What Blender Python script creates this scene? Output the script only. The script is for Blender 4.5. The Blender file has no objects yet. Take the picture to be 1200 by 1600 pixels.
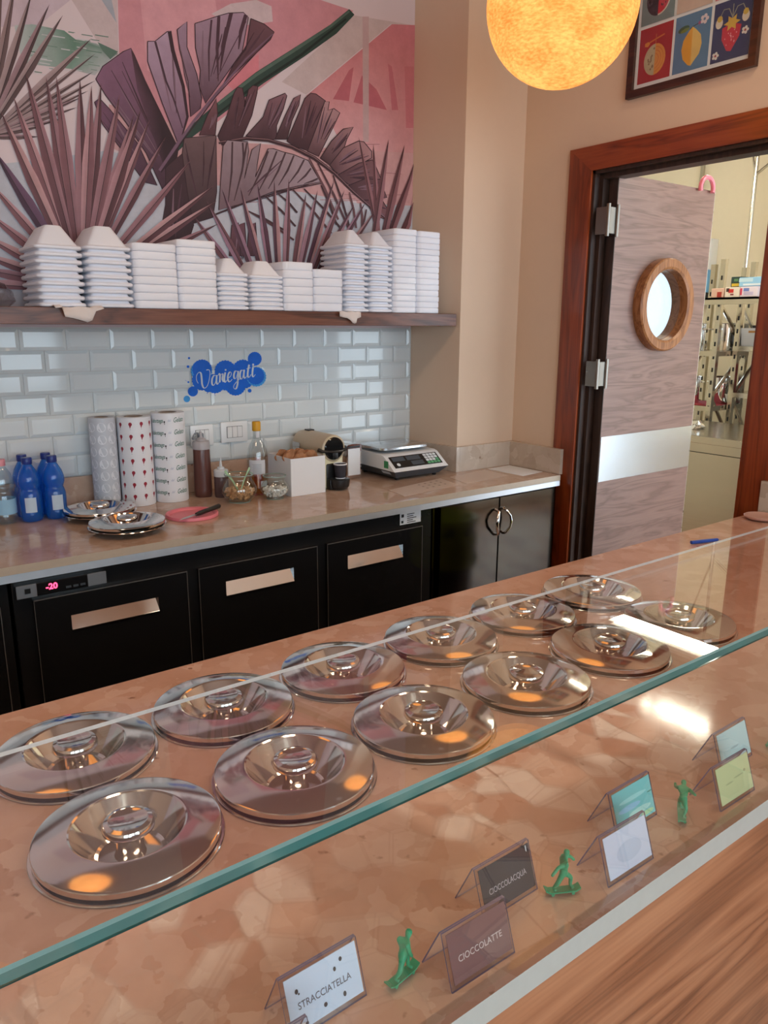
import bpy, bmesh, math, random
from mathutils import Vector, Matrix
random.seed(7)
SC = bpy.context.scene
COL = SC.collection

# ------------------------------------------------------------------ camera
F_PX = 1194.7
YAW, PITCH, ROLL = math.radians(36.931), math.radians(-13.745), math.radians(0.2986)
CAM = Vector((0.0, 0.0, 1.545))
fwd = Vector((math.sin(YAW)*math.cos(PITCH), math.cos(YAW)*math.cos(PITCH), math.sin(PITCH)))
r0 = Vector((math.cos(YAW), -math.sin(YAW), 0)); u0 = r0.cross(fwd)
right = r0*math.cos(ROLL) + u0*math.sin(ROLL)
up = -r0*math.sin(ROLL) + u0*math.cos(ROLL)
cam_data = bpy.data.cameras.new('camera'); cam = bpy.data.objects.new('camera', cam_data); COL.objects.link(cam)
cam.matrix_world = Matrix(((right.x, up.x, -fwd.x, CAM.x), (right.y, up.y, -fwd.y, CAM.y), (right.z, up.z, -fwd.z, CAM.z), (0, 0, 0, 1)))
cam_data.sensor_fit = 'HORIZONTAL'; cam_data.sensor_width = 36.0; cam_data.lens = F_PX/1200*36
cam_data.clip_start = 0.02
SC.camera = cam

# ------------------------------------------------------------------ world, daylight, exposure
SC.view_settings.view_transform = 'Standard'; SC.view_settings.look = 'None'
SC.view_settings.gamma = 1.0; SC.view_settings.use_curve_mapping = False
SC.view_settings.exposure = 0.15
SC.cycles.transparent_max_bounces = 28
SC.cycles.max_bounces = 9; SC.cycles.glossy_bounces = 5; SC.cycles.diffuse_bounces = 4
SC.cycles.sample_clamp_indirect = 6.0
SC.cycles.caustics_reflective = False; SC.cycles.caustics_refractive = False
world = bpy.data.worlds.new('sky'); SC.world = world; world.use_nodes = True
wb = world.node_tree.nodes['Background']
wb.inputs['Color'].default_value = (0.62, 0.78, 1.0, 1); wb.inputs['Strength'].default_value = 1.6

def area_light(name, loc, rot, sx, sy, power, color):
    d = bpy.data.lights.new(name, 'AREA'); d.shape = 'RECTANGLE'; d.size = sx; d.size_y = sy
    d.energy = power; d.color = color
    o = bpy.data.objects.new(name, d); o.location = loc; o.rotation_euler = rot; COL.objects.link(o)
    return o
ROOM_X0, ROOM_X1 = -3.6, 2.672
ROOM_Y0, ROOM_Y1 = -3.6, 2.83
ROOM_H = 3.45
WINDOWS = [(-3.3, -1.5), (-1.2, 0.6), (0.9, 2.4)]
for wx0, wx1 in WINDOWS:        # daylight entering the three shop windows behind the camera
    area_light('window_daylight', ((wx0+wx1)/2, ROOM_Y0-0.16, 1.65), (math.radians(90), 0, 0), wx1-wx0, 2.5, 58*(wx1-wx0)/1.8, (0.80, 0.91, 1.0))

sun_d = bpy.data.lights.new('sun', 'SUN'); sun_d.energy = 9.0; sun_d.angle = math.radians(1.0); sun_d.color = (1.0, 0.95, 0.88)
sun = bpy.data.objects.new('sun', sun_d); COL.objects.link(sun); sun.rotation_euler = (math.radians(48), 0, math.radians(-8))   # shines in through the shop windows onto the customer floor
area_light('kitchen_daylight', (4.3, -0.37, 1.4), (math.radians(90), 0, 0), 2.6, 2.6, 74, (0.78, 0.9, 1.0))
area_light('kitchen_daylight', (6.32, 4.45, 1.75), (0, math.radians(90), 0), 1.7, 1.0, 26, (0.78, 0.9, 1.0))

FILL_LAMPS = [(-0.5, 0.75, 6.5), (0.7, 0.75, 6.5), (1.9, 0.75, 6.5)]     # unseen ceiling lamps added to warm the counter: x, y, power
def at_y(u, v, Y):
    d = right*((u-600)/F_PX) - up*((v-800)/F_PX) + fwd
    return CAM + d*((Y-CAM.y)/d.y)
def at_z(u, v, Z=0.9):
    d = right*((u-600)/F_PX) - up*((v-800)/F_PX) + fwd
    return CAM + d*((Z-CAM.z)/d.z)
def at_x(u, v, X):
    d = right*((u-600)/F_PX) - up*((v-800)/F_PX) + fwd
    return CAM + d*((X-CAM.x)/d.x)

# ------------------------------------------------------------------ materials
MATS = {}
def nmat(name):
    m = bpy.data.materials.new(name); m.use_nodes = True; MATS[name] = m
    nt = m.node_tree; b = nt.nodes['Principled BSDF']
    return m, nt, b
def nd(nt, t, **kw):
    n = nt.nodes.new(t)
    for k, v in kw.items():
        if k.startswith('i_'):
            n.inputs[k[2:].replace('_', ' ')].default_value = v
        else: setattr(n, k, v)
    return n
def rgba(c): return (c[0], c[1], c[2], 1.0)
def lin(h):   # sRGB 0-255 triple -> linear
    return tuple(((x/255)/12.92 if x/255 <= 0.04045 else ((x/255+0.055)/1.055)**2.4) for x in h)
def plain(name, col, rough=0.5, metal=0.0, spec=0.5, var=0.04, scale=20.0, bump=0.0, bscale=200, coat=0.0, sheen=0.0):
    m, nt, b = nmat(name)
    tc = nd(nt, 'ShaderNodeTexCoord'); nz = nd(nt, 'ShaderNodeTexNoise'); nz.inputs['Scale'].default_value = scale
    nt.links.new(tc.outputs['Object'], nz.inputs['Vector'])
    mx = nd(nt, 'ShaderNodeMix', data_type='RGBA')
    mx.inputs[6].default_value = rgba([max(0, c*(1-var)) for c in col]); mx.inputs[7].default_value = rgba([min(1, c*(1+var)) for c in col])
    nt.links.new(nz.outputs['Fac'], mx.inputs[0]); nt.links.new(mx.outputs[2], b.inputs['Base Color'])
    b.inputs['Roughness'].default_value = rough; b.inputs['Metallic'].default_value = metal
    b.inputs['Specular IOR Level'].default_value = spec; b.inputs['Coat Weight'].default_value = coat
    if bump:
        n2 = nd(nt, 'ShaderNodeTexNoise'); n2.inputs['Scale'].default_value = bscale; n2.inputs['Detail'].default_value = 4
        nt.links.new(tc.outputs['Object'], n2.inputs['Vector'])
        bp = nd(nt, 'ShaderNodeBump'); bp.inputs['Strength'].default_value = bump; bp.inputs['Distance'].default_value = 0.002
        nt.links.new(n2.outputs['Fac'], bp.inputs['Height']); nt.links.new(bp.outputs['Normal'], b.inputs['Normal'])
    return m
def wood(name, c1, c2, c3, axis='x', scale=1.0, rough=0.4, coat=0.0, world_space=True):
    m, nt, b = nmat(name)
    tc = nd(nt, 'ShaderNodeTexCoord'); mp = nd(nt, 'ShaderNodeMapping')
    st = {'x': (0.9, 9, 9), 'y': (9, 0.9, 9), 'z': (9, 9, 0.9)}[axis]
    mp.inputs['Scale'].default_value = [s*scale for s in st]
    nt.links.new(tc.outputs['Object'], mp.inputs['Vector'])
    n1 = nd(nt, 'ShaderNodeTexNoise'); n1.inputs['Scale'].default_value = 1.6; n1.inputs['Detail'].default_value = 3; n1.inputs['Distortion'].default_value = 0.8
    nt.links.new(mp.outputs[0], n1.inputs['Vector'])
    mul = nd(nt, 'ShaderNodeMath', operation='MULTIPLY'); mul.inputs[1].default_value = 9.0
    nt.links.new(n1.outputs['Fac'], mul.inputs[0])
    sn = nd(nt, 'ShaderNodeMath', operation='PINGPONG'); sn.inputs[1].default_value = 1.0
    nt.links.new(mul.outputs[0], sn.inputs[0])
    mp2 = nd(nt, 'ShaderNodeMapping'); mp2.inputs['Scale'].default_value = [s*scale*9 if s > 1 else s*scale*2 for s in st]
    nt.links.new(tc.outputs['Object'], mp2.inputs['Vector'])
    n2 = nd(nt, 'ShaderNodeTexNoise'); n2.inputs['Scale'].default_value = 3.0; n2.inputs['Detail'].default_value = 5
    nt.links.new(mp2.outputs[0], n2.inputs['Vector'])
    add = nd(nt, 'ShaderNodeMix', data_type='FLOAT'); add.inputs[0].default_value = 0.55
    nt.links.new(sn.outputs[0], add.inputs[2]); nt.links.new(n2.outputs['Fac'], add.inputs[3])
    cr = nd(nt, 'ShaderNodeValToRGB'); e = cr.color_ramp.elements
    e[0].position = 0.18; e[0].color = rgba(c1); e[1].position = 0.85; e[1].color = rgba(c3)
    k = e.new(0.48); k.color = rgba(c2)
    nt.links.new(add.outputs[0], cr.inputs[0]); nt.links.new(cr.outputs[0], b.inputs['Base Color'])
    b.inputs['Roughness'].default_value = rough; b.inputs['Coat Weight'].default_value = coat; b.inputs['Coat Roughness'].default_value = 0.15
    bp = nd(nt, 'ShaderNodeBump'); bp.inputs['Strength'].default_value = 0.12; bp.inputs['Distance'].default_value = 0.001
    nt.links.new(n2.outputs['Fac'], bp.inputs['Height']); nt.links.new(bp.outputs['Normal'], b.inputs['Normal'])
    return m
def marble(name, base, light, dark, vein, rough=0.10, scale=1.0):
    m, nt, b = nmat(name)
    tc = nd(nt, 'ShaderNodeTexCoord')
    nz = nd(nt, 'ShaderNodeTexNoise'); nz.inputs['Scale'].default_value = 9*scale; nz.inputs['Detail'].default_value = 5
    nt.links.new(tc.outputs['Object'], nz.inputs['Vector'])
    ad = nd(nt, 'ShaderNodeMixRGB', blend_type='LINEAR_LIGHT'); ad.inputs[0].default_value = 0.09/scale
    nt.links.new(tc.outputs['Object'], ad.inputs[1]); nt.links.new(nz.outputs['Color'], ad.inputs[2])
    vo = nd(nt, 'ShaderNodeTexVoronoi'); vo.inputs['Scale'].default_value = 22*scale; vo.inputs['Randomness'].default_value = 1.0
    nt.links.new(ad.outputs[0], vo.inputs['Vector'])
    sep = nd(nt, 'ShaderNodeSeparateColor'); nt.links.new(vo.outputs['Color'], sep.inputs[0])
    cr = nd(nt, 'ShaderNodeValToRGB'); e = cr.color_ramp.elements
    e[0].position = 0.0; e[0].color = rgba(dark); e[1].position = 1.0; e[1].color = rgba(light)
    k = e.new(0.35); k.color = rgba(base); k = e.new(0.75); k.color = rgba([(x*0.7+y*0.3) for x, y in zip(base, light)])
    nt.links.new(sep.outputs[0], cr.inputs[0])
    n2 = nd(nt, 'ShaderNodeTexNoise'); n2.inputs['Scale'].default_value = 6*scale; n2.inputs['Detail'].default_value = 8; n2.inputs['Roughness'].default_value = 0.65
    nt.links.new(tc.outputs['Object'], n2.inputs['Vector'])
    cl = nd(nt, 'ShaderNodeMix', data_type='RGBA', blend_type='MULTIPLY'); cl.inputs[0].default_value = 0.6
    c2 = nd(nt, 'ShaderNodeValToRGB'); e = c2.color_ramp.elements; e[0].position = 0.3; e[0].color = (0.72, 0.66, 0.62, 1); e[1].position = 0.65; e[1].color = (1, 1, 1, 1)
    nt.links.new(n2.outputs['Fac'], c2.inputs[0])
    blend = nd(nt, 'ShaderNodeMix', data_type='RGBA'); blend.inputs[0].default_value = 0.42
    blend.inputs[6].default_value = rgba(base); nt.links.new(cr.outputs[0], blend.inputs[7])
    nt.links.new(blend.outputs[2], cl.inputs[6]); nt.links.new(c2.outputs[0], cl.inputs[7])
    n3 = nd(nt, 'ShaderNodeTexNoise'); n3.inputs['Scale'].default_value = 38*scale; n3.inputs['Detail'].default_value = 3
    nt.links.new(tc.outputs['Object'], n3.inputs['Vector'])
    c3 = nd(nt, 'ShaderNodeValToRGB'); e = c3.color_ramp.elements; e[0].position = 0.22; e[0].color = (1, 1, 1, 1); e[1].position = 0.31; e[1].color = (0, 0, 0, 1)
    nt.links.new(n3.outputs['Fac'], c3.inputs[0])
    vm = nd(nt, 'ShaderNodeMix', data_type='RGBA'); nt.links.new(c3.outputs[0], vm.inputs[0]); nt.links.new(cl.outputs[2], vm.inputs[6]); vm.inputs[7].default_value = rgba(vein)
    nt.links.new(vm.outputs[2], b.inputs['Base Color'])
    b.inputs['Roughness'].default_value = rough
    return m
def thin_glass(name, tint=(0.97, 1.0, 0.99), ior=1.5, rough=0.0):
    m = bpy.data.materials.new(name); m.use_nodes = True; MATS[name] = m; nt = m.node_tree
    nt.nodes.clear()
    out = nd(nt, 'ShaderNodeOutputMaterial'); mix = nd(nt, 'ShaderNodeMixShader')
    tr = nd(nt, 'ShaderNodeBsdfTransparent'); tr.inputs[0].default_value = rgba(tint)
    gl = nd(nt, 'ShaderNodeBsdfGlossy'); gl.inputs['Roughness'].default_value = rough; gl.inputs[0].default_value = (1, 1, 1, 1)
    fr = nd(nt, 'ShaderNodeFresnel'); geo = nd(nt, 'ShaderNodeNewGeometry')
    io = nd(nt, 'ShaderNodeMix', data_type='FLOAT'); io.inputs[2].default_value = ior; io.inputs[3].default_value = 1/ior
    nt.links.new(geo.outputs['Backfacing'], io.inputs[0]); nt.links.new(io.outputs[0], fr.inputs['IOR'])
    nt.links.new(fr.outputs[0], mix.inputs[0]); nt.links.new(tr.outputs[0], mix.inputs[1]); nt.links.new(gl.outputs[0], mix.inputs[2])
    nt.links.new(mix.outputs[0], out.inputs[0])
    return m
def emit(name, col, s):
    m, nt, b = nmat(name)
    b.inputs['Base Color'].default_value = rgba(col); b.inputs['Emission Color'].default_value = rgba(col); b.inputs['Emission Strength'].default_value = s
    return m
def metal(name, col, rough, aniso=None, bscale=None):
    m, nt, b = nmat(name)
    b.inputs['Metallic'].default_value = 1.0; b.inputs['Roughness'].default_value = rough
    tc = nd(nt, 'ShaderNodeTexCoord'); mp = nd(nt, 'ShaderNodeMapping')
    mp.inputs['Scale'].default_value = bscale or (30, 30, 30)
    nz = nd(nt, 'ShaderNodeTexNoise'); nz.inputs['Scale'].default_value = 1.0; nz.inputs['Detail'].default_value = 4
    nt.links.new(tc.outputs['Object'], mp.inputs[0]); nt.links.new(mp.outputs[0], nz.inputs['Vector'])
    mr = nd(nt, 'ShaderNodeMapRange'); mr.inputs[3].default_value = rough*0.75; mr.inputs[4].default_value = rough*1.3
    nt.links.new(nz.outputs['Fac'], mr.inputs[0]); nt.links.new(mr.outputs[0], b.inputs['Roughness'])
    mx = nd(nt, 'ShaderNodeMix', data_type='RGBA'); mx.inputs[6].default_value = rgba([c*0.93 for c in col]); mx.inputs[7].default_value = rgba([min(1, c*1.05) for c in col])
    nt.links.new(nz.outputs['Fac'], mx.inputs[0]); nt.links.new(mx.outputs[2], b.inputs['Base Color'])
    return m
def print_mat(name, rough=0.5, attr='print'):
    m, nt, b = nmat(name)
    at = nd(nt, 'ShaderNodeVertexColor', layer_name=attr)
    tc = nd(nt, 'ShaderNodeTexCoord'); nz = nd(nt, 'ShaderNodeTexNoise'); nz.inputs['Scale'].default_value = 14; nz.inputs['Detail'].default_value = 7; nz.inputs['Roughness'].default_value = 0.7
    nt.links.new(tc.outputs['Object'], nz.inputs['Vector'])
    cr = nd(nt, 'ShaderNodeValToRGB'); e = cr.color_ramp.elements; e[0].position = 0.3; e[0].color = (0.82, 0.8, 0.8, 1); e[1].position = 0.7; e[1].color = (1, 1, 1, 1)
    nt.links.new(nz.outputs['Fac'], cr.inputs[0])
    mx = nd(nt, 'ShaderNodeMix', data_type='RGBA', blend_type='MULTIPLY'); mx.inputs[0].default_value = 1.0
    nt.links.new(at.outputs[0], mx.inputs[6]); nt.links.new(cr.outputs[0], mx.inputs[7]); nt.links.new(mx.outputs[2], b.inputs['Base Color'])
    b.inputs['Roughness'].default_value = rough; b.inputs['Specular IOR Level'].default_value = 0.3
    return m

# ------------------------------------------------------------------ mesh helpers
def BM(): return bmesh.new()
def box(bm, x0, x1, y0, y1, z0, z1, bev=0.0, seg=2, mat=0, mtx=None):
    vs = [bm.verts.new(p) for p in ((x0,y0,z0),(x1,y0,z0),(x1,y1,z0),(x0,y1,z0),(x0,y0,z1),(x1,y0,z1),(x1,y1,z1),(x0,y1,z1))]
    fs = [bm.faces.new([vs[i] for i in q]) for q in ((0,3,2,1),(4,5,6,7),(0,1,5,4),(1,2,6,5),(2,3,7,6),(3,0,4,7))]
    for f in fs: f.material_index = mat
    if bev > 0:
        es = list({e for f in fs for e in f.edges})
        r = bmesh.ops.bevel(bm, geom=es, offset=bev, segments=seg, profile=0.5, affect='EDGES', clamp_overlap=True)
        for f in r['faces']: f.material_index = mat
        vs = list({v for v in list(r['verts']) + [v for f in fs if f.is_valid for v in f.verts]})
    if mtx is not None:
        bmesh.ops.transform(bm, matrix=mtx, verts=[v for v in vs if v.is_valid])
    return vs
def lathe(bm, prof, n=32, c=(0, 0, 0), mat=0, mtx=None, a0=0.0, a1=2*math.pi):
    full = abs(a1-a0-2*math.pi) < 1e-6
    rows = []; allv = []
    for r, z in prof:
        if r < 1e-6:
            row = [bm.verts.new((c[0], c[1], c[2]+z))]
        else:
            row = [bm.verts.new((c[0]+r*math.cos(a0+(a1-a0)*k/n), c[1]+r*math.sin(a0+(a1-a0)*k/n), c[2]+z)) for k in range(n if full else n+1)]
        rows.append(row); allv += row
    for a, b in zip(rows, rows[1:]):
        cnt = n if full else n
        for k in range(cnt):
            k2 = (k+1) % n if full else k+1
            if len(a) == 1 and len(b) == 1: continue
            if len(a) == 1: f = bm.faces.new((a[0], b[k2], b[k])) if False else bm.faces.new((a[0], b[k], b[k2]))
            elif len(b) == 1: f = bm.faces.new((a[k2], a[k], b[0]))
            else: f = bm.faces.new((a[k2], a[k], b[k], b[k2]))
            f.material_index = mat
    if mtx is not None: bmesh.ops.transform(bm, matrix=mtx, verts=allv)
    return allv
def tube(bm, pts, rad, n=10, mat=0, caps=True, flat=None):
    pts = [Vector(p) for p in pts]; N = len(pts)
    rads = rad if isinstance(rad, (list, tuple)) else [rad]*N
    rows = []; prev = None
    for i, p in enumerate(pts):
        t = (pts[min(i+1, N-1)] - pts[max(i-1, 0)]).normalized()
        if prev is None:
            a = Vector((0, 0, 1)) if abs(t.z) < 0.9 else Vector((1, 0, 0))
            nrm = (a - t*a.dot(t)).normalized()
        else:
            nrm = (prev - t*prev.dot(t)).normalized()
        prev = nrm; bi = t.cross(nrm)
        k2 = flat if flat else 1.0
        rows.append([bm.verts.new(p + (nrm*math.cos(2*math.pi*k/n) + bi*k2*math.sin(2*math.pi*k/n))*rads[i]) for k in range(n)])
    for a, b in zip(rows, rows[1:]):
        for k in range(n):
            f = bm.faces.new((a[k], a[(k+1) % n], b[(k+1) % n], b[k])); f.material_index = mat
    if caps:
        f = bm.faces.new(list(reversed(rows[0]))); f.material_index = mat
        f = bm.faces.new(rows[-1]); f.material_index = mat
    return [v for r in rows for v in r]
def prism(bm, poly, lo, hi, axis='y', mat=0, mtx=None):
    def P(a, b, h):
        return {'y': (a, h, b), 'x': (h, a, b), 'z': (a, b, h)}[axis]
    A = [bm.verts.new(P(a, b, lo)) for a, b in poly]; B = [bm.verts.new(P(a, b, hi)) for a, b in poly]
    fs = [bm.faces.new(A), bm.faces.new(list(reversed(B)))]
    n = len(poly)
    for k in range(n): fs.append(bm.faces.new((A[k], B[k], B[(k+1) % n], A[(k+1) % n])))
    for f in fs: f.material_index = mat
    bmesh.ops.recalc_face_normals(bm, faces=fs)
    if mtx is not None: bmesh.ops.transform(bm, matrix=mtx, verts=A+B)
    return A+B
def frustum(bm, lo, hi, z0, z1, mat=0, cap0=True, cap1=True):   # lo, hi = (x0,x1,y0,y1)
    A = [bm.verts.new(p) for p in ((lo[0],lo[2],z0),(lo[1],lo[2],z0),(lo[1],lo[3],z0),(lo[0],lo[3],z0))]
    B = [bm.verts.new(p) for p in ((hi[0],hi[2],z1),(hi[1],hi[2],z1),(hi[1],hi[3],z1),(hi[0],hi[3],z1))]
    fs = [bm.faces.new((A[k], A[(k+1) % 4], B[(k+1) % 4], B[k])) for k in range(4)]
    if cap0: fs.append(bm.faces.new(list(reversed(A))))
    if cap1: fs.append(bm.faces.new(B))
    for f in fs: f.material_index = mat
def mesh_of(name, bm, mats, smooth=True, angle=35):
    me = bpy.data.meshes.new(name); bm.to_mesh(me); bm.free()
    for m in (mats if isinstance(mats, (list, tuple)) else [mats]):
        me.materials.append(MATS[m] if isinstance(m, str) else m)
    if smooth:
        me.polygons.foreach_set('use_smooth', [True]*len(me.polygons)); me.set_sharp_from_angle(angle=math.radians(angle))
    return me
def tag(o, label=None, cat=None, group=None, kind=None):
    if label: o['label'] = label
    if cat: o['category'] = cat
    if group: o['group'] = group
    if kind: o['kind'] = kind
    return o
def put(name, me, parent=None, loc=None, rz=None):
    o = bpy.data.objects.new(name, me); COL.objects.link(o)
    if parent is not None: o.parent = parent
    if loc is not None: o.location = loc
    if rz is not None: o.rotation_euler.z = rz
    return o
def part(name, bm, mats, parent=None, loc=None, smooth=True, angle=35, label=None):
    o = put(name, mesh_of(name, bm, mats, smooth, angle), parent, loc)
    if label: o['label'] = label
    return o
def thing(name, label, cat, loc=(0, 0, 0), rz=0.0, group=None, kind=None):
    o = bpy.data.objects.new(name, None); COL.objects.link(o); o.empty_display_size = 0.05
    o.location = loc; o.rotation_euler.z = rz
    return tag(o, label, cat, group, kind)
def copy_tree(o, parent=None):
    c = o.copy(); COL.objects.link(c); c.parent = parent
    for ch in [x for x in o.children]: copy_tree(ch, c)
    return c
def text_mesh(bm, body, size, mtx, mat=0, depth=0.0003, shear=0.0, spacing=1.0, width=None, bold=0.0):
    cu = bpy.data.curves.new('t', 'FONT'); cu.body = body; cu.size = size; cu.align_x = 'CENTER'; cu.align_y = 'CENTER'
    cu.extrude = depth; cu.shear = shear; cu.space_character = spacing; cu.offset = bold; cu.resolution_u = 3
    ob = bpy.data.objects.new('t', cu); COL.objects.link(ob)
    dg = bpy.context.evaluated_depsgraph_get(); me = bpy.data.meshes.new_from_object(ob.evaluated_get(dg))
    bpy.data.objects.remove(ob); bpy.data.curves.remove(cu)
    if width:
        xs = [v.co.x for v in me.vertices]; w = (max(xs)-min(xs)) or 1
        me.transform(Matrix.Diagonal((width/w, 1, 1, 1)))
    fn = mtx if callable(mtx) else None
    if fn is None: me.transform(mtx)
    n0 = len(bm.verts); nf = len(bm.faces)
    bm.from_mesh(me); bm.verts.ensure_lookup_table(); bm.faces.ensure_lookup_table()
    if fn:
        for v in bm.verts[n0:]: v.co = fn(v.co)
    for f in bm.faces[nf:]: f.material_index = mat
    bpy.data.meshes.remove(me)
def basis(o, ex, ey, ez):   # matrix with columns
    return Matrix(((ex[0], ey[0], ez[0], o[0]), (ex[1], ey[1], ez[1], o[1]), (ex[2], ey[2], ez[2], o[2]), (0, 0, 0, 1)))
ORD = ['first', 'second', 'third', 'fourth', 'fifth', 'sixth', 'seventh', 'eighth', 'ninth', 'tenth', 'eleventh', 'twelfth', 'thirteenth', 'fourteenth', 'fifteenth']

def tinted_plastic(name, tint, body, fac=0.45, ior=1.5):
    m = thin_glass(name, tint, ior); nt = m.node_tree
    tr = [n for n in nt.nodes if n.type == 'BSDF_TRANSPARENT'][0]; mix = [n for n in nt.nodes if n.type == 'MIX_SHADER'][0]
    tl = nd(nt, 'ShaderNodeBsdfTranslucent'); tl.inputs[0].default_value = rgba(body); df = nd(nt, 'ShaderNodeBsdfDiffuse'); df.inputs[0].default_value = rgba(body)
    a = nd(nt, 'ShaderNodeMixShader'); a.inputs[0].default_value = 0.5; nt.links.new(tl.outputs[0], a.inputs[1]); nt.links.new(df.outputs[0], a.inputs[2])
    b = nd(nt, 'ShaderNodeMixShader'); b.inputs[0].default_value = fac; nt.links.new(tr.outputs[0], b.inputs[1]); nt.links.new(a.outputs[0], b.inputs[2])
    nt.links.new(b.outputs[0], mix.inputs[1]); return m

# palette
plain('wall_paint', lin((216, 190, 166)), 0.85, bump=0.05, bscale=300, var=0.015)
plain('ceiling_paint', lin((150, 132, 120)), 0.9, var=0.01)
plain('kitchen_paint', lin((243, 233, 208)), 0.7, var=0.02)
plain('grout', lin((205, 206, 205)), 0.8)
plain('tile_white', lin((214, 220, 222)), 0.07, var=0.012, scale=3)
marble('marble_front', lin((212, 168, 147)), lin((234, 202, 186)), lin((194, 146, 122)), lin((150, 106, 86)), 0.09)
marble('marble_back', lin((196, 166, 146)), lin((222, 200, 184)), lin((172, 136, 114)), lin((130, 98, 80)), 0.08)
marble('marble_upstand', lin((200, 184, 168)), lin((228, 216, 204)), lin((178, 158, 140)), lin((140, 116, 98)), 0.2, scale=0.8)
plain('marble_edge', lin((180, 188, 184)), 0.3, var=0.06, scale=60)
wood('walnut_panel', lin((112, 70, 46)), lin((158, 106, 74)), lin((186, 134, 98)), 'x', 0.7, 0.35, 0.2)
wood('walnut_shelf', lin((66, 36, 26)), lin((104, 60, 44)), lin((128, 80, 60)), 'x', 1.2, 0.4, 0.1)
wood('walnut_door', lin((112, 88, 80)), lin((136, 108, 100)), lin((148, 120, 110)), 'x', 1.3, 0.4)
wood('frame_wood', lin((98, 38, 14)), lin((134, 56, 22)), lin((154, 72, 32)), 'z', 0.8, 0.3, 0.3)
wood('frame_wood_head', lin((98, 38, 14)), lin((134, 56, 22)), lin((154, 72, 32)), 'y', 0.8, 0.3, 0.3)
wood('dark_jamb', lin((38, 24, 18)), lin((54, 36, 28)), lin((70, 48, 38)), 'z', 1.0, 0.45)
wood('ring_wood', lin((112, 66, 34)), lin((150, 98, 58)), lin((168, 116, 76)), 'z', 2.0, 0.35)
metal('steel_mirror', (0.82, 0.82, 0.83), 0.07)
metal('steel_lid', (0.76, 0.71, 0.68), 0.10)
metal('steel_brushed', (0.66, 0.66, 0.66), 0.28, bscale=(4, 4, 160))
metal('steel_brushed_x', (0.72, 0.73, 0.75), 0.25, bscale=(4, 160, 160))
metal('steel_dark', (0.10, 0.088, 0.075), 0.11)
metal('steel_hinge', (0.26, 0.23, 0.20), 0.3)
metal('steel_plate', (0.74, 0.80, 0.86), 0.24, bscale=(0.5, 0.5, 3))
metal('steel_rail', (0.80, 0.83, 0.88), 0.5)
plain('trim_light', lin((104, 100, 98)), 0.35)
plain('slab_edge', lin((196, 178, 158)), 0.35, var=0.08, scale=50)
metal('steel_kitchen', (0.62, 0.58, 0.50), 0.22, bscale=(3, 3, 90))
plain('black_gloss', (0.012, 0.012, 0.013), 0.06, var=0.1, spec=0.5)
plain('black_frame', (0.016, 0.016, 0.017), 0.18, var=0.1)
plain('black_plastic', (0.012, 0.012, 0.013), 0.35, var=0.1)
plain('grey_plastic', lin((120, 126, 134)), 0.4)
plain('dark_grey_plastic', lin((70, 78, 86)), 0.45)
plain('white_plastic', lin((232, 234, 236)), 0.3, var=0.01)
plain('white_paper', lin((232, 234, 238)), 0.7, var=0.015)
plain('foam_white', lin((240, 242, 250)), 0.62, var=0.01, bump=0.15, bscale=900)
thin_glass('glass_clear', (0.975, 0.993, 0.985))
thin_glass('glass_jar', (0.90, 0.94, 0.92), 1.95)
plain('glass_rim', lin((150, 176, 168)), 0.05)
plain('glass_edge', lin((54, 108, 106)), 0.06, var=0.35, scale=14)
plain('glass_edge_highlight', lin((118, 156, 156)), 0.08, var=0.1, scale=30)  # paler chamfer colour, a painted highlight along the front glass edge
plain('glass_edge_glint', lin((248, 254, 255)), 0.1, var=0.08, scale=30)  # near white colour paints the light caught by the rear glass edge
# ------------------------------------------------------------------ room shell
def struct(name, bm, mats, label, cat=None, smooth=False):
    return tag(part(name, bm, mats, None, smooth=smooth), label, cat or name.split('_')[0], kind='structure')
m, nt, b = nmat('palladiana')
tc = nd(nt, 'ShaderNodeTexCoord'); vo = nd(nt, 'ShaderNodeTexVoronoi'); vo.inputs['Scale'].default_value = 7.5
nt.links.new(tc.outputs['Object'], vo.inputs['Vector']); sp = nd(nt, 'ShaderNodeSeparateColor'); nt.links.new(vo.outputs['Color'], sp.inputs[0])
cr = nd(nt, 'ShaderNodeValToRGB'); e = cr.color_ramp.elements; e[0].color = rgba(lin((150, 92, 68))); e[1].color = rgba(lin((236, 228, 216)))
k = e.new(0.3); k.color = rgba(lin((196, 152, 128))); k = e.new(0.55); k.color = rgba(lin((216, 196, 178)))
cr.color_ramp.interpolation = 'CONSTANT'
nt.links.new(sp.outputs[0], cr.inputs[0])
ve = nd(nt, 'ShaderNodeTexVoronoi', feature='DISTANCE_TO_EDGE'); ve.inputs['Scale'].default_value = 7.5; nt.links.new(tc.outputs['Object'], ve.inputs['Vector'])
lt = nd(nt, 'ShaderNodeMath', operation='LESS_THAN'); lt.inputs[1].default_value = 0.02; nt.links.new(ve.outputs[0], lt.inputs[0])
mx = nd(nt, 'ShaderNodeMix', data_type='RGBA'); nt.links.new(lt.outputs[0], mx.inputs[0]); nt.links.new(cr.outputs[0], mx.inputs[6]); mx.inputs[7].default_value = rgba(lin((120, 104, 92)))
nt.links.new(mx.outputs[2], b.inputs['Base Color']); b.inputs['Roughness'].default_value = 0.22

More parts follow.
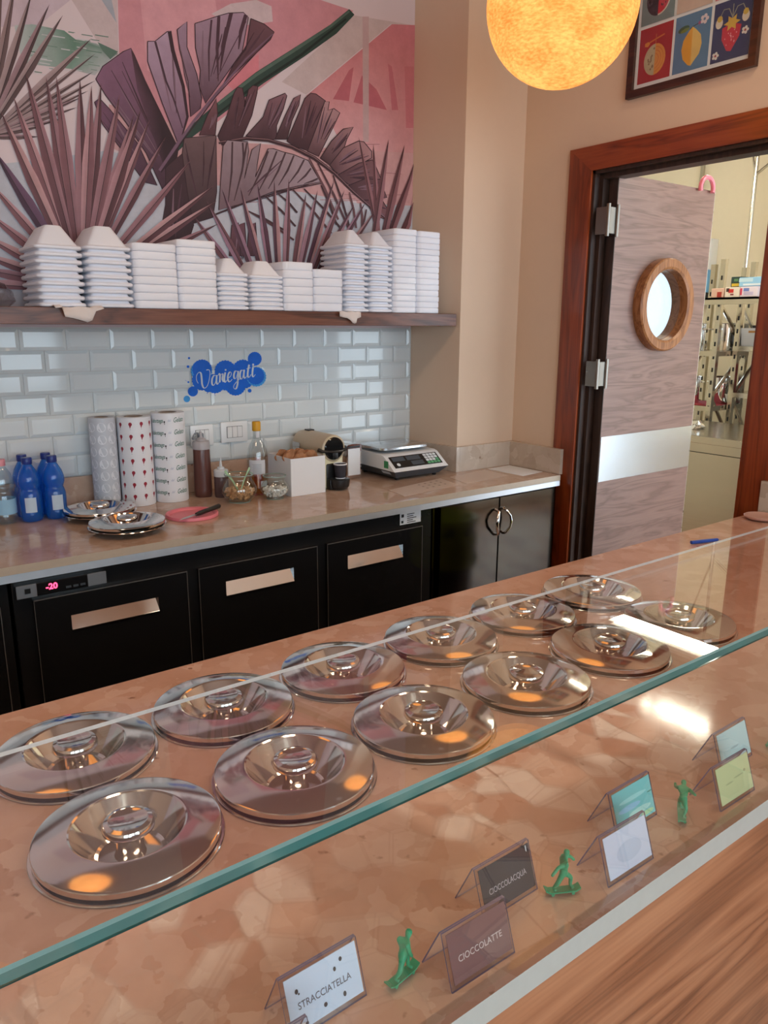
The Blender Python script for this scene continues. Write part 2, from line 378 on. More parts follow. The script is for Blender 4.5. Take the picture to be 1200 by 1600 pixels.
bm = BM(); box(bm, ROOM_X0-0.15, 6.3, ROOM_Y0-0.15, 5.2, -0.12, 0.0); struct('floor', bm, 'palladiana', 'broken marble mosaic floor in cream and terracotta pieces')
bm = BM(); box(bm, ROOM_X0-0.15, 6.3, ROOM_Y0-0.15, 5.2, ROOM_H, ROOM_H+0.12); struct('ceiling', bm, 'ceiling_paint', 'plain white ceiling above the shop')
bm = BM(); box(bm, ROOM_X0-0.15, ROOM_X0, ROOM_Y0-0.15, ROOM_Y1+0.15, 0, ROOM_H); struct('wall_left', bm, 'wall_paint', 'plain cream side wall left of the counters')
# window wall behind the customer side
bm = BM(); y0, y1 = ROOM_Y0-0.15, ROOM_Y0
xs = [ROOM_X0] + [v for w in WINDOWS for v in w] + [ROOM_X1+0.13]
for i in range(0, len(xs), 2): box(bm, xs[i], xs[i+1], y0, y1, 0, ROOM_H)
for wx0, wx1 in WINDOWS: box(bm, wx0, wx1, y0, y1, 0, 0.4); box(bm, wx0, wx1, y0, y1, 2.9, ROOM_H)
struct('wall_front', bm, 'wall_paint', 'cream wall with three tall shop windows facing the counter')
for i, (wx0, wx1) in enumerate(WINDOWS):
    w = thing('window_%d' % (i+1), ['tall shop window nearest the plain side wall', 'middle one of the three tall shop windows', 'tall shop window nearest the door wall'][i], 'window', ((wx0+wx1)/2, ROOM_Y0-0.08, 0.4), kind='structure')
    h = (wx1-wx0)/2; bm = BM()
    for a in (-h, h-0.06, -0.03): box(bm, a, a+0.06, -0.04, 0.04, 0, 2.5)
    for z in (0, 2.44): box(bm, -h, h, -0.04, 0.04, z, z+0.06)
    part('window_frame', bm, 'dark_grey_plastic', w, smooth=False)
    for s in (-1, 1):
        bm = BM(); a, c = sorted((s*0.03, s*(h-0.06))); box(bm, a, c, -0.004, 0.004, 0.06, 2.44); part('pane', bm, 'glass_clear', w, smooth=False)

# back wall (mural above, tiles below)
WB = ROOM_Y1
bm = BM(); box(bm, ROOM_X0, ROOM_X1+0.13, WB, WB+0.15, 0, ROOM_H)
wall_back = struct('wall_back', bm, 'grout', 'back wall with beveled white tiles below a shelf and a mural above')
# tiles, one mesh per length
TP, TR, TZ0 = 0.1503, 0.0737, 1.012
def tile_mesh(w):
    bm = BM(); g = 0.0012; h = TR; bv = min(0.011, w*0.35)
    def ring(i, y): return [bm.verts.new(p) for p in ((g+i, y, g+i), (w-g-i, y, g+i), (w-g-i, y, h-g-i), (g+i, y, h-g-i))]
    A = ring(0, 0.0); B = ring(0, -0.0035); Cc = ring(bv, -0.0085)
    for P, Q in ((A, B), (B, Cc)):
        for k in range(4): bm.faces.new((P[k], P[(k+1) % 4], Q[(k+1) % 4], Q[k]))
    bm.faces.new(Cc)
    bmesh.ops.recalc_face_normals(bm, faces=bm.faces[:])
    return mesh_of('tile', bm, 'tile_white', smooth=False)
TM = {}
XR = 2.276; rows = 7
for r in range(rows):
    top_index = rows-1-r
    off = 0.670 + (0 if top_index % 2 == 1 else -TP/2)
    x = off - 7*TP
    while x < XR - 0.01:
        x1 = min(x+TP, XR); w = round(x1-x, 3)
        if x > -0.75:
            if w not in TM: TM[w] = tile_mesh(w)
            o = put('tile', TM[w], wall_back, (x, WB-0.0002, TZ0+r*TR))
        x += TP
# pillar, slightly off square
bm = BM(); prism(bm, [(2.276, WB), (2.318, 2.54), (ROOM_X1+0.13, 2.54), (ROOM_X1+0.13, WB)], 0, ROOM_H, 'z')
struct('wall_pillar', bm, 'wall_paint', 'cream plaster pillar in the corner beside the tiled wall', 'pillar')
# right wall with the kitchen doorway
DY0, DY1, DZ = 1.40, 2.158, 2.154
bm = BM()
box(bm, ROOM_X1, ROOM_X1+0.13, DY1, 2.54, 0, ROOM_H)
box(bm, ROOM_X1, ROOM_X1+0.13, ROOM_Y0-0.15, DY0, 0, ROOM_H)
box(bm, ROOM_X1, ROOM_X1+0.13, DY0, DY1, DZ, ROOM_H)
struct('wall_right', bm, 'wall_paint', 'cream side wall with the kitchen doorway')
tr = thing('trim_1', 'reddish walnut door casing with dark inner lining around the kitchen doorway', 'door frame', (ROOM_X1, (DY0+DY1)/2, 0), kind='structure')
CW = 0.115; hx = -0.012
def mitre(poly, nm, mt):
    bm = BM(); prism(bm, poly, hx, 0.0, 'x'); part(nm, bm, mt, tr, smooth=False)
hy = (DY1-DY0)/2
mitre([(hy, 0), (hy+CW, 0), (hy+CW, DZ+0.093), (hy, DZ)], 'casing_side', 'frame_wood')
mitre([(-hy, 0), (-hy, DZ), (-hy-CW, DZ+0.093), (-hy-CW, 0)], 'casing_side', 'frame_wood')
mitre([(-hy, DZ), (hy, DZ), (hy+CW, DZ+0.093), (-hy-CW, DZ+0.093)], 'casing_head', 'frame_wood_head')
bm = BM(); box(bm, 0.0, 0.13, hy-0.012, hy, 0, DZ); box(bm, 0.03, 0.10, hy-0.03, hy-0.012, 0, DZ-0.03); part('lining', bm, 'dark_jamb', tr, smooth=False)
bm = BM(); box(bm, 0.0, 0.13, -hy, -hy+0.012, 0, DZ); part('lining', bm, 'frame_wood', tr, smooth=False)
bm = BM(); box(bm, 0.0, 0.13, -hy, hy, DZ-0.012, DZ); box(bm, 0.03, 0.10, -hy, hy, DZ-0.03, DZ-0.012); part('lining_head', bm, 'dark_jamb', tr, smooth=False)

# swing door, standing open at a right angle into the kitchen
LX0, LX1, LY, LT, LZ = 2.738, 3.437, 2.078, 0.042, 2.142
dr = thing('door_1', 'open grey walnut swing door with a round porthole and steel plate', 'door', (LX0, LY, 0), kind='structure')
LW = LX1-LX0; cx, cz, ro, ri = 0.352, 1.636, 0.150, 0.150
bm = BM(); N = 48
# leaf with a round hole
outer = []
for k in range(N):
    a = 2*math.pi*k/N; dx, dz = math.cos(a), math.sin(a)
    t = min(((LW-cx)/dx if dx > 0 else (-cx/dx if dx < 0 else 9e9)), ((LZ-cz)/dz if dz > 0 else ((0.01-cz)/dz if dz < 0 else 9e9)))
    outer.append((cx+dx*t, cz+dz*t))
corners = [(LW, LZ), (0, LZ), (0, 0.01), (LW, 0.01)]
for c in corners:
    k = min(range(N), key=lambda i: abs(((math.atan2(outer[i][1]-cz, outer[i][0]-cx) - math.atan2(c[1]-cz, c[0]-cx) + math.pi) % (2*math.pi)) - math.pi)); outer[k] = c
inner = [(cx+ri*math.cos(2*math.pi*k/N), cz+ri*math.sin(2*math.pi*k/N)) for k in range(N)]
def ringv(pl, y): return [bm.verts.new((a, y, b)) for a, b in pl]
o0, i0, o1, i1 = ringv(outer, 0), ringv(inner, 0), ringv(outer, LT), ringv(inner, LT)
for k in range(N):
    j = (k+1) % N
    bm.faces.new((o0[k], i0[k], i0[j], o0[j])); bm.faces.new((o1[k], o1[j], i1[j], i1[k]))
    bm.faces.new((i0[k], i1[k], i1[j], i0[j])); bm.faces.new((o0[k], o0[j], o1[j], o1[k]))
bmesh.ops.recalc_face_normals(bm, faces=bm.faces[:])
leaf = part('door_leaf', bm, 'walnut_door', dr, smooth=False)
bm = BM()
RX = Matrix.Translation((cx, 0, cz)) @ Matrix.Rotation(math.radians(90), 4, 'X')
lathe(bm, [(0.152, -0.040), (0.152, 0.038), (0.162, 0.044), (0.192, 0.044), (0.198, 0.038), (0.198, 0.0), (0.198, 0.0)], 64, mat=0, mtx=RX)
part('porthole_ring', bm, 'ring_wood', dr, angle=30)
bm = BM(); lathe(bm, [(0, 0.0), (0.151, 0.0)], 48, mtx=Matrix.Translation((cx, 0.024, cz)) @ Matrix.Rotation(math.radians(90), 4, 'X')); lathe(bm, [(0.151, 0.0), (0, 0.0)], 48, mtx=Matrix.Translation((cx, 0.03, cz)) @ Matrix.Rotation(math.radians(90), 4, 'X'))
part('porthole_glass', bm, 'glass_clear', dr, smooth=False)
bm = BM(); box(bm, 0.002, LW-0.002, -0.002, 0.0, 0.876, 1.076); part('push_plate', bm, 'steel_plate', dr, smooth=False, label='brushed steel plate across the door')
bm = BM(); box(bm, LW, LW+0.004, 0.0, LT, 0.01, LZ); part('edge_strip', bm, 'steel_brushed', dr, smooth=False)
bm = BM(); box(bm, -0.004, 0.0, 0.0, LT, 0.01, LZ); part('edge_strip', bm, 'dark_jamb', dr, smooth=False)
for hz in (1.96, 1.348, 0.35):
    bm = BM()
    box(bm, -0.012, -0.005, -0.006, 0.05, hz-0.052, hz+0.052); box(bm, -0.062, -0.055, 0.0, 0.055, hz-0.052, hz+0.052)
    tube(bm, [(-0.008, -0.010, hz-0.062), (-0.008, -0.010, hz+0.062)], 0.0085, 12)
    tube(bm, [(-0.060, -0.004, hz-0.062), (-0.060, -0.004, hz+0.062)], 0.0085, 12)
    box(bm, -0.062, -0.006, -0.008, -0.003, hz-0.050, hz+0.050)
    part('spring_hinge', bm, 'steel_hinge', dr)

# ------------------------------------------------------------------ back counter
WZ = 0.9
bc = thing('back_worktop', 'beige marble worktop along the tiled wall ', 'worktop', (0.7, 2.5, WZ))
def rel(o): return Matrix.Translation(-Vector(o.location))
YF = 2.195
bm = BM(); prism(bm, [(-1.9, YF), (2.638, YF+0.008), (2.638, 2.54), (2.318, 2.54), (2.277, WB-0.001), (-1.9, WB-0.001)], WZ-0.024, WZ, 'z', mtx=rel(bc))
bm.normal_update()
for f in bm.faces:
    if f.normal.y < -0.5 or f.normal.x > 0.5: f.material_index = 1
part('slab', bm, ['marble_back', 'slab_edge'], bc, smooth=False)
def upstand(bm, mt, label):
    o = tag(part('upstand', bm, mt, None, smooth=False), label, 'upstand', 'low marble upstands'); return o
bm = BM(); box(bm, -1.9, 2.24, WB-0.021, WB-0.009, WZ+0.0005, 1.011, 0.001, 1); upstand(bm, 'marble_back', 'long beige marble upstand below the white tiles')
bm = BM(); prism(bm, [(2.279, WB-0.022), (2.300, 2.52), (2.3195, 2.52), (2.2975, WB-0.022)], WZ+0.0005, 1.013, 'z'); upstand(bm, 'marble_upstand', 'grey marble upstand on the shaded pillar side behind the scale')
bm = BM(); box(bm, 2.3205, 2.64, 2.52, 2.5395, WZ+0.0005, 1.013); upstand(bm, 'marble_upstand', 'grey marble upstand across the lit pillar front')
bm = BM(); prism(bm, [(2.641, 2.212), (2.659, 2.212), (2.659, 2.276), (2.671, 2.276), (2.671, 2.539), (2.641, 2.539)], WZ+0.0005, 1.013, 'z'); upstand(bm, 'marble_upstand', 'grey marble upstand at the worktop end beside the door casing')
bm = BM(); box(bm, -1.9, 2.634, YF+0.006, YF+0.03, WZ-0.047, WZ-0.0245, mtx=rel(bc)); part('steel_rail', bm, 'steel_rail', bc, smooth=False)

def fridge(x0, x1, drawers, label, panel=None, sticker=None, name='refrigerated_cabinet'):
    t = thing(name, label, 'cabinet', (x0, 2.215, 0.1)); L = Matrix.Translation((-x0, -2.215, -0.1))
    bm = BM(); box(bm, x0+0.001, x1-0.001, 2.222, 2.80, 0.10, 0.852, 0.002, 1, mtx=L); part('body', bm, 'black_frame', t)
    bm = BM(); box(bm, x0+0.03, x1-0.03, 2.26, 2.78, 0.0, 0.10, mtx=L); part('plinth', bm, 'black_plastic', t, smooth=False)
    for a, b_, h in drawers:
        bm = BM()
        z1, z0 = 0.789, 0.16
        if h:
            ha, hb, hz0, hz1 = h
            # front built around the recessed handle slot
            box(bm, a, ha, 2.205, 2.221, z0, z1, mtx=L); box(bm, hb, b_, 2.205, 2.221, z0, z1, mtx=L)
            box(bm, ha, hb, 2.205, 2.221, hz1, z1, mtx=L); box(bm, ha, hb, 2.205, 2.221, z0, hz0, mtx=L)
        else: box(bm, a, b_, 2.205, 2.221, z0, z1, mtx=L)
        dob = part('drawer_front', bm, 'black_gloss', t, smooth=False)
        bm = BM()
        for q in ((a, b_, z1-0.0026, z1), (a, a+0.0014, z0, z1), (b_-0.002, b_, z0, z1)): box(bm, q[0], q[1], 2.2035, 2.2049, q[2], q[3], mtx=L)
        part('edge_trim', bm, 'trim_light', dob, smooth=False)
        if h:
            bm = BM(); e = 0.004
            v = [bm.verts.new(L @ Vector(p)) for p in ((ha, 2.203, hz0), (hb, 2.203, hz0), (hb, 2.219, hz1-0.004), (ha, 2.219, hz1-0.004))]
            bm.faces.new(v)
            box(bm, ha, hb, 2.2015, 2.206, hz0-0.004, hz0, mtx=L)
            part('pull_handle', bm, 'steel_mirror', dob, smooth=False, label='bright steel recessed pull')
    if panel:
        pa, pb, pz0, pz1 = panel
        bm = BM(); box(bm, pa, pb, 2.202, 2.221, pz0, pz1, 0.002, 1, mtx=L); cp = part('control_panel', bm, 'black_gloss', t)
        for q in ((pa-0.001, pa+0.052), (pb-0.052, pb+0.001)):
            bm = BM(); box(bm, q[0], q[1], 2.199, 2.2035, pz0-0.001, pz1+0.001, 0.001, 1, mtx=L); part('panel_end', bm, 'grey_plastic', cp)
        bm = BM(); box(bm, pa+0.020, pa+0.035, 2.197, 2.1985, pz0+0.012, pz0+0.026, mtx=L); part('switch', bm, 'black_plastic', cp, smooth=False)
        bm = BM(); text_mesh(bm, '-20', 0.024, basis((pa+0.092, 2.2012, (pz0+pz1)/2+0.002), (1, 0, 0), (0, 0, 1), (0, -1, 0)), bold=0.0008); bmesh.ops.transform(bm, matrix=L, verts=bm.verts[:])
        part('display', bm, 'led_red', cp, smooth=False)
        bm = BM()
        for k in range(3): box(bm, pa+0.13+k*0.02, pa+0.144+k*0.02, 2.2005, 2.2019, pz0+0.006, pz0+0.012, mtx=L)
        part('button', bm, 'dark_grey_plastic', cp, smooth=False)
    if sticker:
        a, b_, z0, z1 = sticker
        bm = BM(); box(bm, a, b_, 2.2205, 2.2217, z0, z1, mtx=L); st = part('rating_label', bm, 'white_paper', t, smooth=False, label='pale rating label')
        bm = BM()
        for k in range(5): box(bm, a+0.034, a+0.04+random.uniform(0.02, 0.05), 2.2199, 2.2204, z1-0.012-k*0.008, z1-0.009-k*0.008, mtx=L)
        box(bm, a+0.006, a+0.018, 2.2199, 2.2204, z1-0.02, z1-0.008, mtx=L); box(bm, a+0.006, a+0.016, 2.2199, 2.2204, z0+0.006, z0+0.016, mtx=L)
        part('label_print', bm, 'black_plastic', st, smooth=False)
    return t
emit('led_red', (1.0, 0.06, 0.16), 3.0)
fridge(-1.3, 0.372, [(-0.6, -0.15, (-0.5, -0.25, 0.682, 0.727)), (-0.105, 0.345, (0.0, 0.25, 0.682, 0.727))], 'glossy black drawer cabinet cut off by the frame edge left of the control panel')
fridge(0.380, 1.905, [(0.430, 0.883, (0.526, 0.786, 0.680, 0.724)), (0.921, 1.365, (1.013, 1.268, 0.680, 0.728)), (1.406, 1.845, (1.494, 1.749, 0.680, 0.730))],
       'glossy black refrigerated cabinet with three drawers and a red digital display', panel=(0.389, 0.632, 0.803, 0.838), sticker=(1.746, 1.848, 0.802, 0.851))
t = thing('steel_cabinet', 'polished steel two-door cupboard with bow handles below the scale', 'cabinet', (1.91, 2.215, 0.1)); L = Matrix.Translation((-1.91, -2.215, -0.1))
bm = BM(); box(bm, 1.911, 2.634, 2.222, 2.525, 0.1, 0.852, mtx=L); part('body', bm, 'steel_dark', t, smooth=False)
bm = BM(); box(bm, 1.94, 2.60, 2.26, 2.50, 0.0, 0.10, mtx=L); part('plinth', bm, 'black_plastic', t, smooth=False)
for a, b_, hxp in ((1.935, 2.258, 2.236), (2.264, 2.605, 2.288)):
    bm = BM(); box(bm, a, b_, 2.203, 2.221, 0.13, 0.848, 0.0015, 1, mtx=L); d = part('cabinet_door', bm, 'steel_dark', t)
    bm = BM(); s = -1 if hxp < 2.26 else 1
    pts = [(hxp - s*0.0, 2.203, 0.800), (hxp-s*0.004, 2.183, 0.792), (hxp+s*0.010, 2.172, 0.770), (hxp+s*0.016, 2.170, 0.745), (hxp+s*0.010, 2.172, 0.718), (hxp-s*0.004, 2.183, 0.696), (hxp, 2.203, 0.690)]
    tube(bm, [L @ Vector(p) for p in pts], 0.0055, 10, flat=1.3); part('bow_handle', bm, 'steel_mirror', d)

# ------------------------------------------------------------------ wooden shelf
sh = thing('wall_shelf', 'long dark walnut shelf carrying the white foam tubs', 'shelf', (1.0, 2.69, 1.542))
bm = BM(); box(bm, -2.1, 1.305, -0.14, 0.139, 0, 0.051, 0.0015, 1); part('shelf_board', bm, 'walnut_shelf', sh)

# ------------------------------------------------------------------ front counter
fc = thing('front_counter', 'long pinkish marble ice cream counter clad in walnut panels', 'counter', (0.9, 0.9, 0))
L = rel(fc)
LIDS = [(0.254+0.2455*k, y) for y in (0.879, 1.118) for k in range(6)]
bm = BM(); N = 40; zt, zb = 0.9, 0.8685
def quad(p, q, r_, s_, mi=0):
    f = bm.faces.new([bm.verts.new(x) for x in (p, q, r_, s_)]); f.material_index = mi
xs_ = [-1.6, 0.254-0.12275] + [0.254+0.2455*k+0.12275 for k in range(6)] + [2.6405]
ys_ = [0.4325, 0.879-0.1195, 0.9985, 1.118+0.1195, 1.329]
for i in range(len(xs_)-1):
    for j in range(len(ys_)-1):
        x0_, x1_, y0_, y1_ = xs_[i], xs_[i+1], ys_[j], ys_[j+1]
        if 1 <= i <= 6 and j in (1, 2):
            cx_, cy_ = LIDS[i-1+6*(j-1)]; R_ = 0.106; out, inn = [], []
            for k in range(N):
                a_ = 2*math.pi*(k+0.5)/N; dx, dy = math.cos(a_), math.sin(a_)
                t_ = min((x1_-cx_)/dx if dx > 0 else (x0_-cx_)/dx, (y1_-cy_)/dy if dy > 0 else (y0_-cy_)/dy)
                out.append([cx_+dx*t_, cy_+dy*t_]); inn.append((cx_+dx*R_, cy_+dy*R_))
            for c_ in ((x0_, y0_), (x1_, y0_), (x1_, y1_), (x0_, y1_)):
                kk = min(range(N), key=lambda q: (out[q][0]-c_[0])**2+(out[q][1]-c_[1])**2); out[kk] = list(c_)
            for k in range(N):
                q = (k+1) % N
                quad((*out[k], zt), (*out[q], zt), (*inn[q], zt), (*inn[k], zt))
                quad((*inn[q], zt), (*inn[q], zb), (*inn[k], zb), (*inn[k], zt))
        else: quad((x0_, y0_, zt), (x1_, y0_, zt), (x1_, y1_, zt), (x0_, y1_, zt))
X0, X1, Y0, Y1 = -1.6, 2.6405, 0.4325, 1.329
quad((X0, Y0, zb), (X1, Y0, zb), (X1, Y0, zt), (X0, Y0, zt), 1); quad((X1, Y1, zb), (X0, Y1, zb), (X0, Y1, zt), (X1, Y1, zt), 1)
quad((X0, Y1, zb), (X0, Y0, zb), (X0, Y0, zt), (X0, Y1, zt), 1); quad((X1, Y0, zb), (X1, Y1, zb), (X1, Y1, zt), (X1, Y0, zt), 1)
bmesh.ops.remove_doubles(bm, verts=bm.verts[:], dist=1e-5); bmesh.ops.transform(bm, matrix=L, verts=bm.verts[:])
part('marble_top', bm, ['marble_front', 'marble_edge'], fc, smooth=False)
for a, a2 in ((-1.6, -0.25), (-0.25, 1.35), (1.35, 2.64)):
    bm = BM(); box(bm, a+0.001, a2-0.001, 0.446, 0.466, 0.10, 0.8675, mtx=L); part('front_panel', bm, 'walnut_panel', fc, smooth=False)
bm = BM(); box(bm, -1.58, 2.64, 0.47, 1.29, 0.08, 0.84, mtx=L); part('cabinet_body', bm, 'black_frame', fc, smooth=False)
bm = BM(); box(bm, -1.56, 2.62, 0.50, 1.26, 0.0, 0.08, mtx=L); part('plinth', bm, 'black_plastic', fc, smooth=False)
bm = BM(); box(bm, 2.641, 2.659, 0.44, 1.31, WZ+0.0005, 1.02); upstand(bm, 'marble_upstand', 'marble upstand closing the far end of the glass counter')

# glass guard
gg = thing('glass_guard', 'clear glass sneeze guard with teal edges on the marble counter', 'glass guard', (0.9, 0.45, 0.9))
L = rel(gg); GX0, GX1 = -1.4, 2.62
bm = BM(); box(bm, GX0, GX1, 0.4405, 0.4500, 0.9006, 1.1555, mtx=L)
for f in bm.faces:
    if f.normal.z > 0.5 or abs(f.normal.x) > 0.5: f.material_index = 1
part('front_pane', bm, ['glass_clear', 'glass_edge'], gg, smooth=False)
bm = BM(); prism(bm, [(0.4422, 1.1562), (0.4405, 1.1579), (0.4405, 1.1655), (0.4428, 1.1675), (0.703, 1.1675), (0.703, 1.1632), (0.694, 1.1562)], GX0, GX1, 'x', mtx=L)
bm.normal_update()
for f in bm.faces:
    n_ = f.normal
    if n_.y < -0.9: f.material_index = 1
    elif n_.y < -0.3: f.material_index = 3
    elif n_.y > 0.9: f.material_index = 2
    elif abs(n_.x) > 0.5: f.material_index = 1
part('top_pane', bm, ['glass_clear', 'glass_edge', 'glass_edge_glint', 'glass_edge_highlight'], gg, smooth=False)

# steel well lids
def make_lid(label, loc, group):
    t = thing('well_lid', label, 'lid', loc, 0, group)
    bm = BM(); lathe(bm, [(0.105, 0.0), (0.1200, 0.0002), (0.1210, 0.0016), (0.1200, 0.0030), (0.112, 0.0036), (0.105, 0.0036)], 96); part('seat_ring', bm, 'steel_lid', t, angle=20)
    bm = BM(); lathe(bm, [(0.108, 0.0036), (0.108, 0.0066)], 72); part('gasket', bm, 'black_plastic', t)
    bm = BM(); lathe(bm, [(0.108, 0.0065), (0.1150, 0.0065), (0.1168, 0.0082), (0.1168, 0.0145), (0.1160, 0.0158), (0.1135, 0.0168), (0.0765, 0.0238), (0.0735, 0.0240), (0.0712, 0.0226)], 96); part('lid_plate', bm, 'steel_lid', t, angle=12)
    bm = BM(); lathe(bm, [(0.0712, 0.0226), (0.0690, 0.0195), (0.044, -0.0165), (0.040, -0.019), (0.0, -0.019)], 96); part('recess_bowl', bm, 'steel_lid', t, angle=20)
    bm = BM(); lathe(bm, [(0.020, -0.019), (0.0175, -0.012), (0.0175, 0.010), (0.020, 0.014), (0.030, 0.0165), (0.0325, 0.019), (0.0325, 0.0255), (0.0305, 0.029), (0.025, 0.0308), (0.0235, 0.0298), (0.0, 0.0292)], 48); part('knob', bm, 'steel_lid', t)
    return t
lid0 = None
for row, y in (('front', 0.879), ('rear', 1.118)):
    for k in range(6):
        lb = '%s steel well lid from the left in the %s row of the glass counter' % (ORD[k], row)
        loc = (0.254+0.2455*k, y, WZ)
        if lid0 is None: lid0 = make_lid(lb, loc, 'well lids on the counter'); o = lid0
        else:
            o = copy_tree(lid0); o.location = loc; o['label'] = lb
        o.rotation_euler.z = random.uniform(0, 6)
for lb, loc in (('loose steel lid on the back worktop nearer the black drawers', (0.766, 2.384, WZ+0.0195)), ('loose steel lid on the back worktop nearer the blue bottles', (0.752, 2.622, WZ+0.0195))):
    o = copy_tree(lid0); o.location = loc; o['label'] = lb; o['group'] = 'loose lids on the back worktop'
# ------------------------------------------------------------------ kitchen beyond the doorway
KX1 = 6.15
bm = BM(); FW0, FW1, FZ0, FZ1 = 3.95, 4.95, 0.9, 2.6
box(bm, KX1, KX1+0.15, -0.2, FW0, 0, ROOM_H); box(bm, KX1, KX1+0.15, FW1, 5.2, 0, ROOM_H); box(bm, KX1, KX1+0.15, FW0, FW1, 0, FZ0); box(bm, KX1, KX1+0.15, FW0, FW1, FZ1, ROOM_H)
struct('wall_kitchen_far', bm, 'kitchen_paint', 'cream far wall of the kitchen behind the racks', 'wall')
bm = BM(); box(bm, ROOM_X1+0.13, KX1, 5.05, 5.2, 0, ROOM_H); struct('wall_kitchen_left', bm, 'kitchen_paint', 'pale kitchen wall behind the open door leaf', 'wall')
bm = BM(); RW0, RW1, RZ0, RZ1 = 3.0, 5.6, 0.1, 2.7
box(bm, ROOM_X1+0.13, RW0, -0.35, -0.2, 0, ROOM_H); box(bm, RW1, KX1, -0.35, -0.2, 0, ROOM_H); box(bm, RW0, RW1, -0.35, -0.2, 0, RZ0); box(bm, RW0, RW1, -0.35, -0.2, RZ1, ROOM_H)
struct('wall_kitchen_right', bm, 'kitchen_paint', 'kitchen wall beyond the right doorway jamb', 'wall')
bm = BM(); box(bm, ROOM_X1-0.0, ROOM_X1+0.13, WB+0.15, 5.2, 0, ROOM_H); struct('wall_kitchen_side', bm, 'kitchen_paint', 'kitchen side of the wall behind the shop', 'wall')
bm = BM(); box(bm, KX1-0.28, KX1-0.001, 2.0, 2.98, 0, ROOM_H-0.02); struct('wall_kitchen_pier', bm, 'kitchen_paint', 'pale shallow pier on the far kitchen wall', 'pier')
def kitchen_window(name, label, loc, rz, w_, h_):
    w = thing(name, label, 'window', loc, rz, kind='structure'); a = w_/2
    bm = BM()
    for q in (-a, a-0.05): box(bm, q, q+0.05, -0.03, 0.03, 0, h_)
    for q in (0, h_-0.05): box(bm, -a+0.05, a-0.05, -0.03, 0.03, q, q+0.05)
    part('window_frame', bm, 'white_plastic', w, smooth=False)
    bm = BM(); box(bm, -a+0.05, a-0.05, -0.003, 0.003, 0.05, h_-0.05); part('pane', bm, 'glass_clear', w, smooth=False)
kitchen_window('window_4', 'small bright kitchen window seen through the door porthole', (KX1+0.09, (FW0+FW1)/2, FZ0), math.pi/2, FW1-FW0, FZ1-FZ0)
kitchen_window('window_5', 'wide kitchen window around the corner of the doorway', ((RW0+RW1)/2, -0.28, RZ0), 0, RW1-RW0, RZ1-RZ0)
emit('tube_white', (1.0, 0.91, 0.74), 52.0)
t = thing('tube_lamp', 'long fluorescent tube lamp hanging in the kitchen', 'lamp', (4.36, 2.69, 2.78))
bm = BM(); box(bm, -0.05, 0.05, -0.66, 0.66, 0.025, 0.07, 0.004, 1); part('lamp_housing', bm, 'white_plastic', t)
bm = BM(); tube(bm, [(0, -0.62, -0.004), (0, 0.62, -0.004)], 0.027, 14); part('tube', bm, 'tube_white', t)
for s in (-0.5, 0.5):
    bm = BM(); tube(bm, [(0, s, 0.07), (0, s, ROOM_H-2.78)], 0.003, 6); part('suspension_wire', bm, 'steel_brushed', t)
o = copy_tree(t); o.location = (4.0, 0.9, 2.78); o['label'] = 'second fluorescent tube lamp deeper inside the kitchen near its side wall'

t = thing('steel_counter', 'brushed steel kitchen counter with closed front seen through the doorway', 'counter', (4.31, 2.2, 0))
bm = BM(); box(bm, 0, 0.75, -1.4, 1.5, 0.855, 0.90, 0.002, 1); part('counter_top', bm, 'steel_kitchen', t)
bm = BM(); box(bm, 0.015, 0.70, -1.38, 1.48, 0.80, 0.853); part('apron', bm, 'steel_kitchen', t, smooth=False)
bm = BM(); box(bm, 0.022, 0.70, -1.38, 1.48, 0.08, 0.794); part('front_panel', bm, 'steel_kitchen', t, smooth=False)
bm = BM(); box(bm, 0.06, 0.66, -1.34, 1.44, 0.0, 0.08); part('plinth', bm, 'black_plastic', t, smooth=False)

t = thing('over_shelf', 'long steel shelf on posts carrying kitchen packets', 'shelf', (5.0, 2.7, 0.9))
bm = BM(); box(bm, 0.0, 0.05, -1.1, 0.42, 0.79, 0.835); box(bm, 0.0, 0.19, -1.1, 0.42, 0.822, 0.835); part('shelf_board', bm, 'steel_kitchen', t, smooth=False)
for y in (-1.05, 0.39):
    bm = BM(); tube(bm, [(0.03, y, 0.0), (0.03, y, 0.79)], 0.014, 10); part('post', bm, 'steel_brushed', t)
# slotted rack: end frame with zigzag braces, shelves run away behind the door
def rack(label, x0, x1, y0, y1, shelves, H, brace_y):
    t = thing('storage_rack', label, 'rack', ((x0+x1)/2, (y0+y1)/2, 0)); hx_, hy_ = (x1-x0)/2, (y1-y0)/2
    for sx in (-1, 1):
        for sy in (-1, 1):
            bm = BM(); box(bm, sx*hx_-0.018, sx*hx_+0.018, sy*hy_-0.018, sy*hy_+0.018, 0, H); p = part('upright', bm, 'steel_kitchen', t, smooth=False)
            bm = BM()
            for k in range(int((H-0.2)/0.09)): box(bm, sx*hx_-0.0195, sx*hx_-0.0181, sy*hy_-0.006, sy*hy_+0.006, 0.15+k*0.09, 0.18+k*0.09)
            part('slot', bm, 'black_plastic', p, smooth=False)['kind'] = 'stuff'
    for z in shelves:
        bm = BM(); box(bm, -hx_-0.02, hx_+0.02, -hy_-0.02, hy_+0.02, z-0.035, z); part('rack_shelf', bm, 'steel_kitchen', t, smooth=False)
    for sy in (-1, 1):
        zz = [0.2, 0.62, 1.05, 1.38, 1.7]
        for i in range(len(zz)-1):
            a, b_ = (-hx_, hx_) if i % 2 == 0 else (hx_, -hx_)
            bm = BM(); tube(bm, [(a, sy*hy_, zz[i]), (b_, sy*hy_, zz[i+1])], 0.013, 6); part('brace', bm, 'steel_kitchen', t)
    return t
rack('slotted steel rack with cooking pots behind the steel counter', 5.22, 5.62, 3.03, 3.34, (0.30, 0.985, 1.375), 2.0, 3.03)
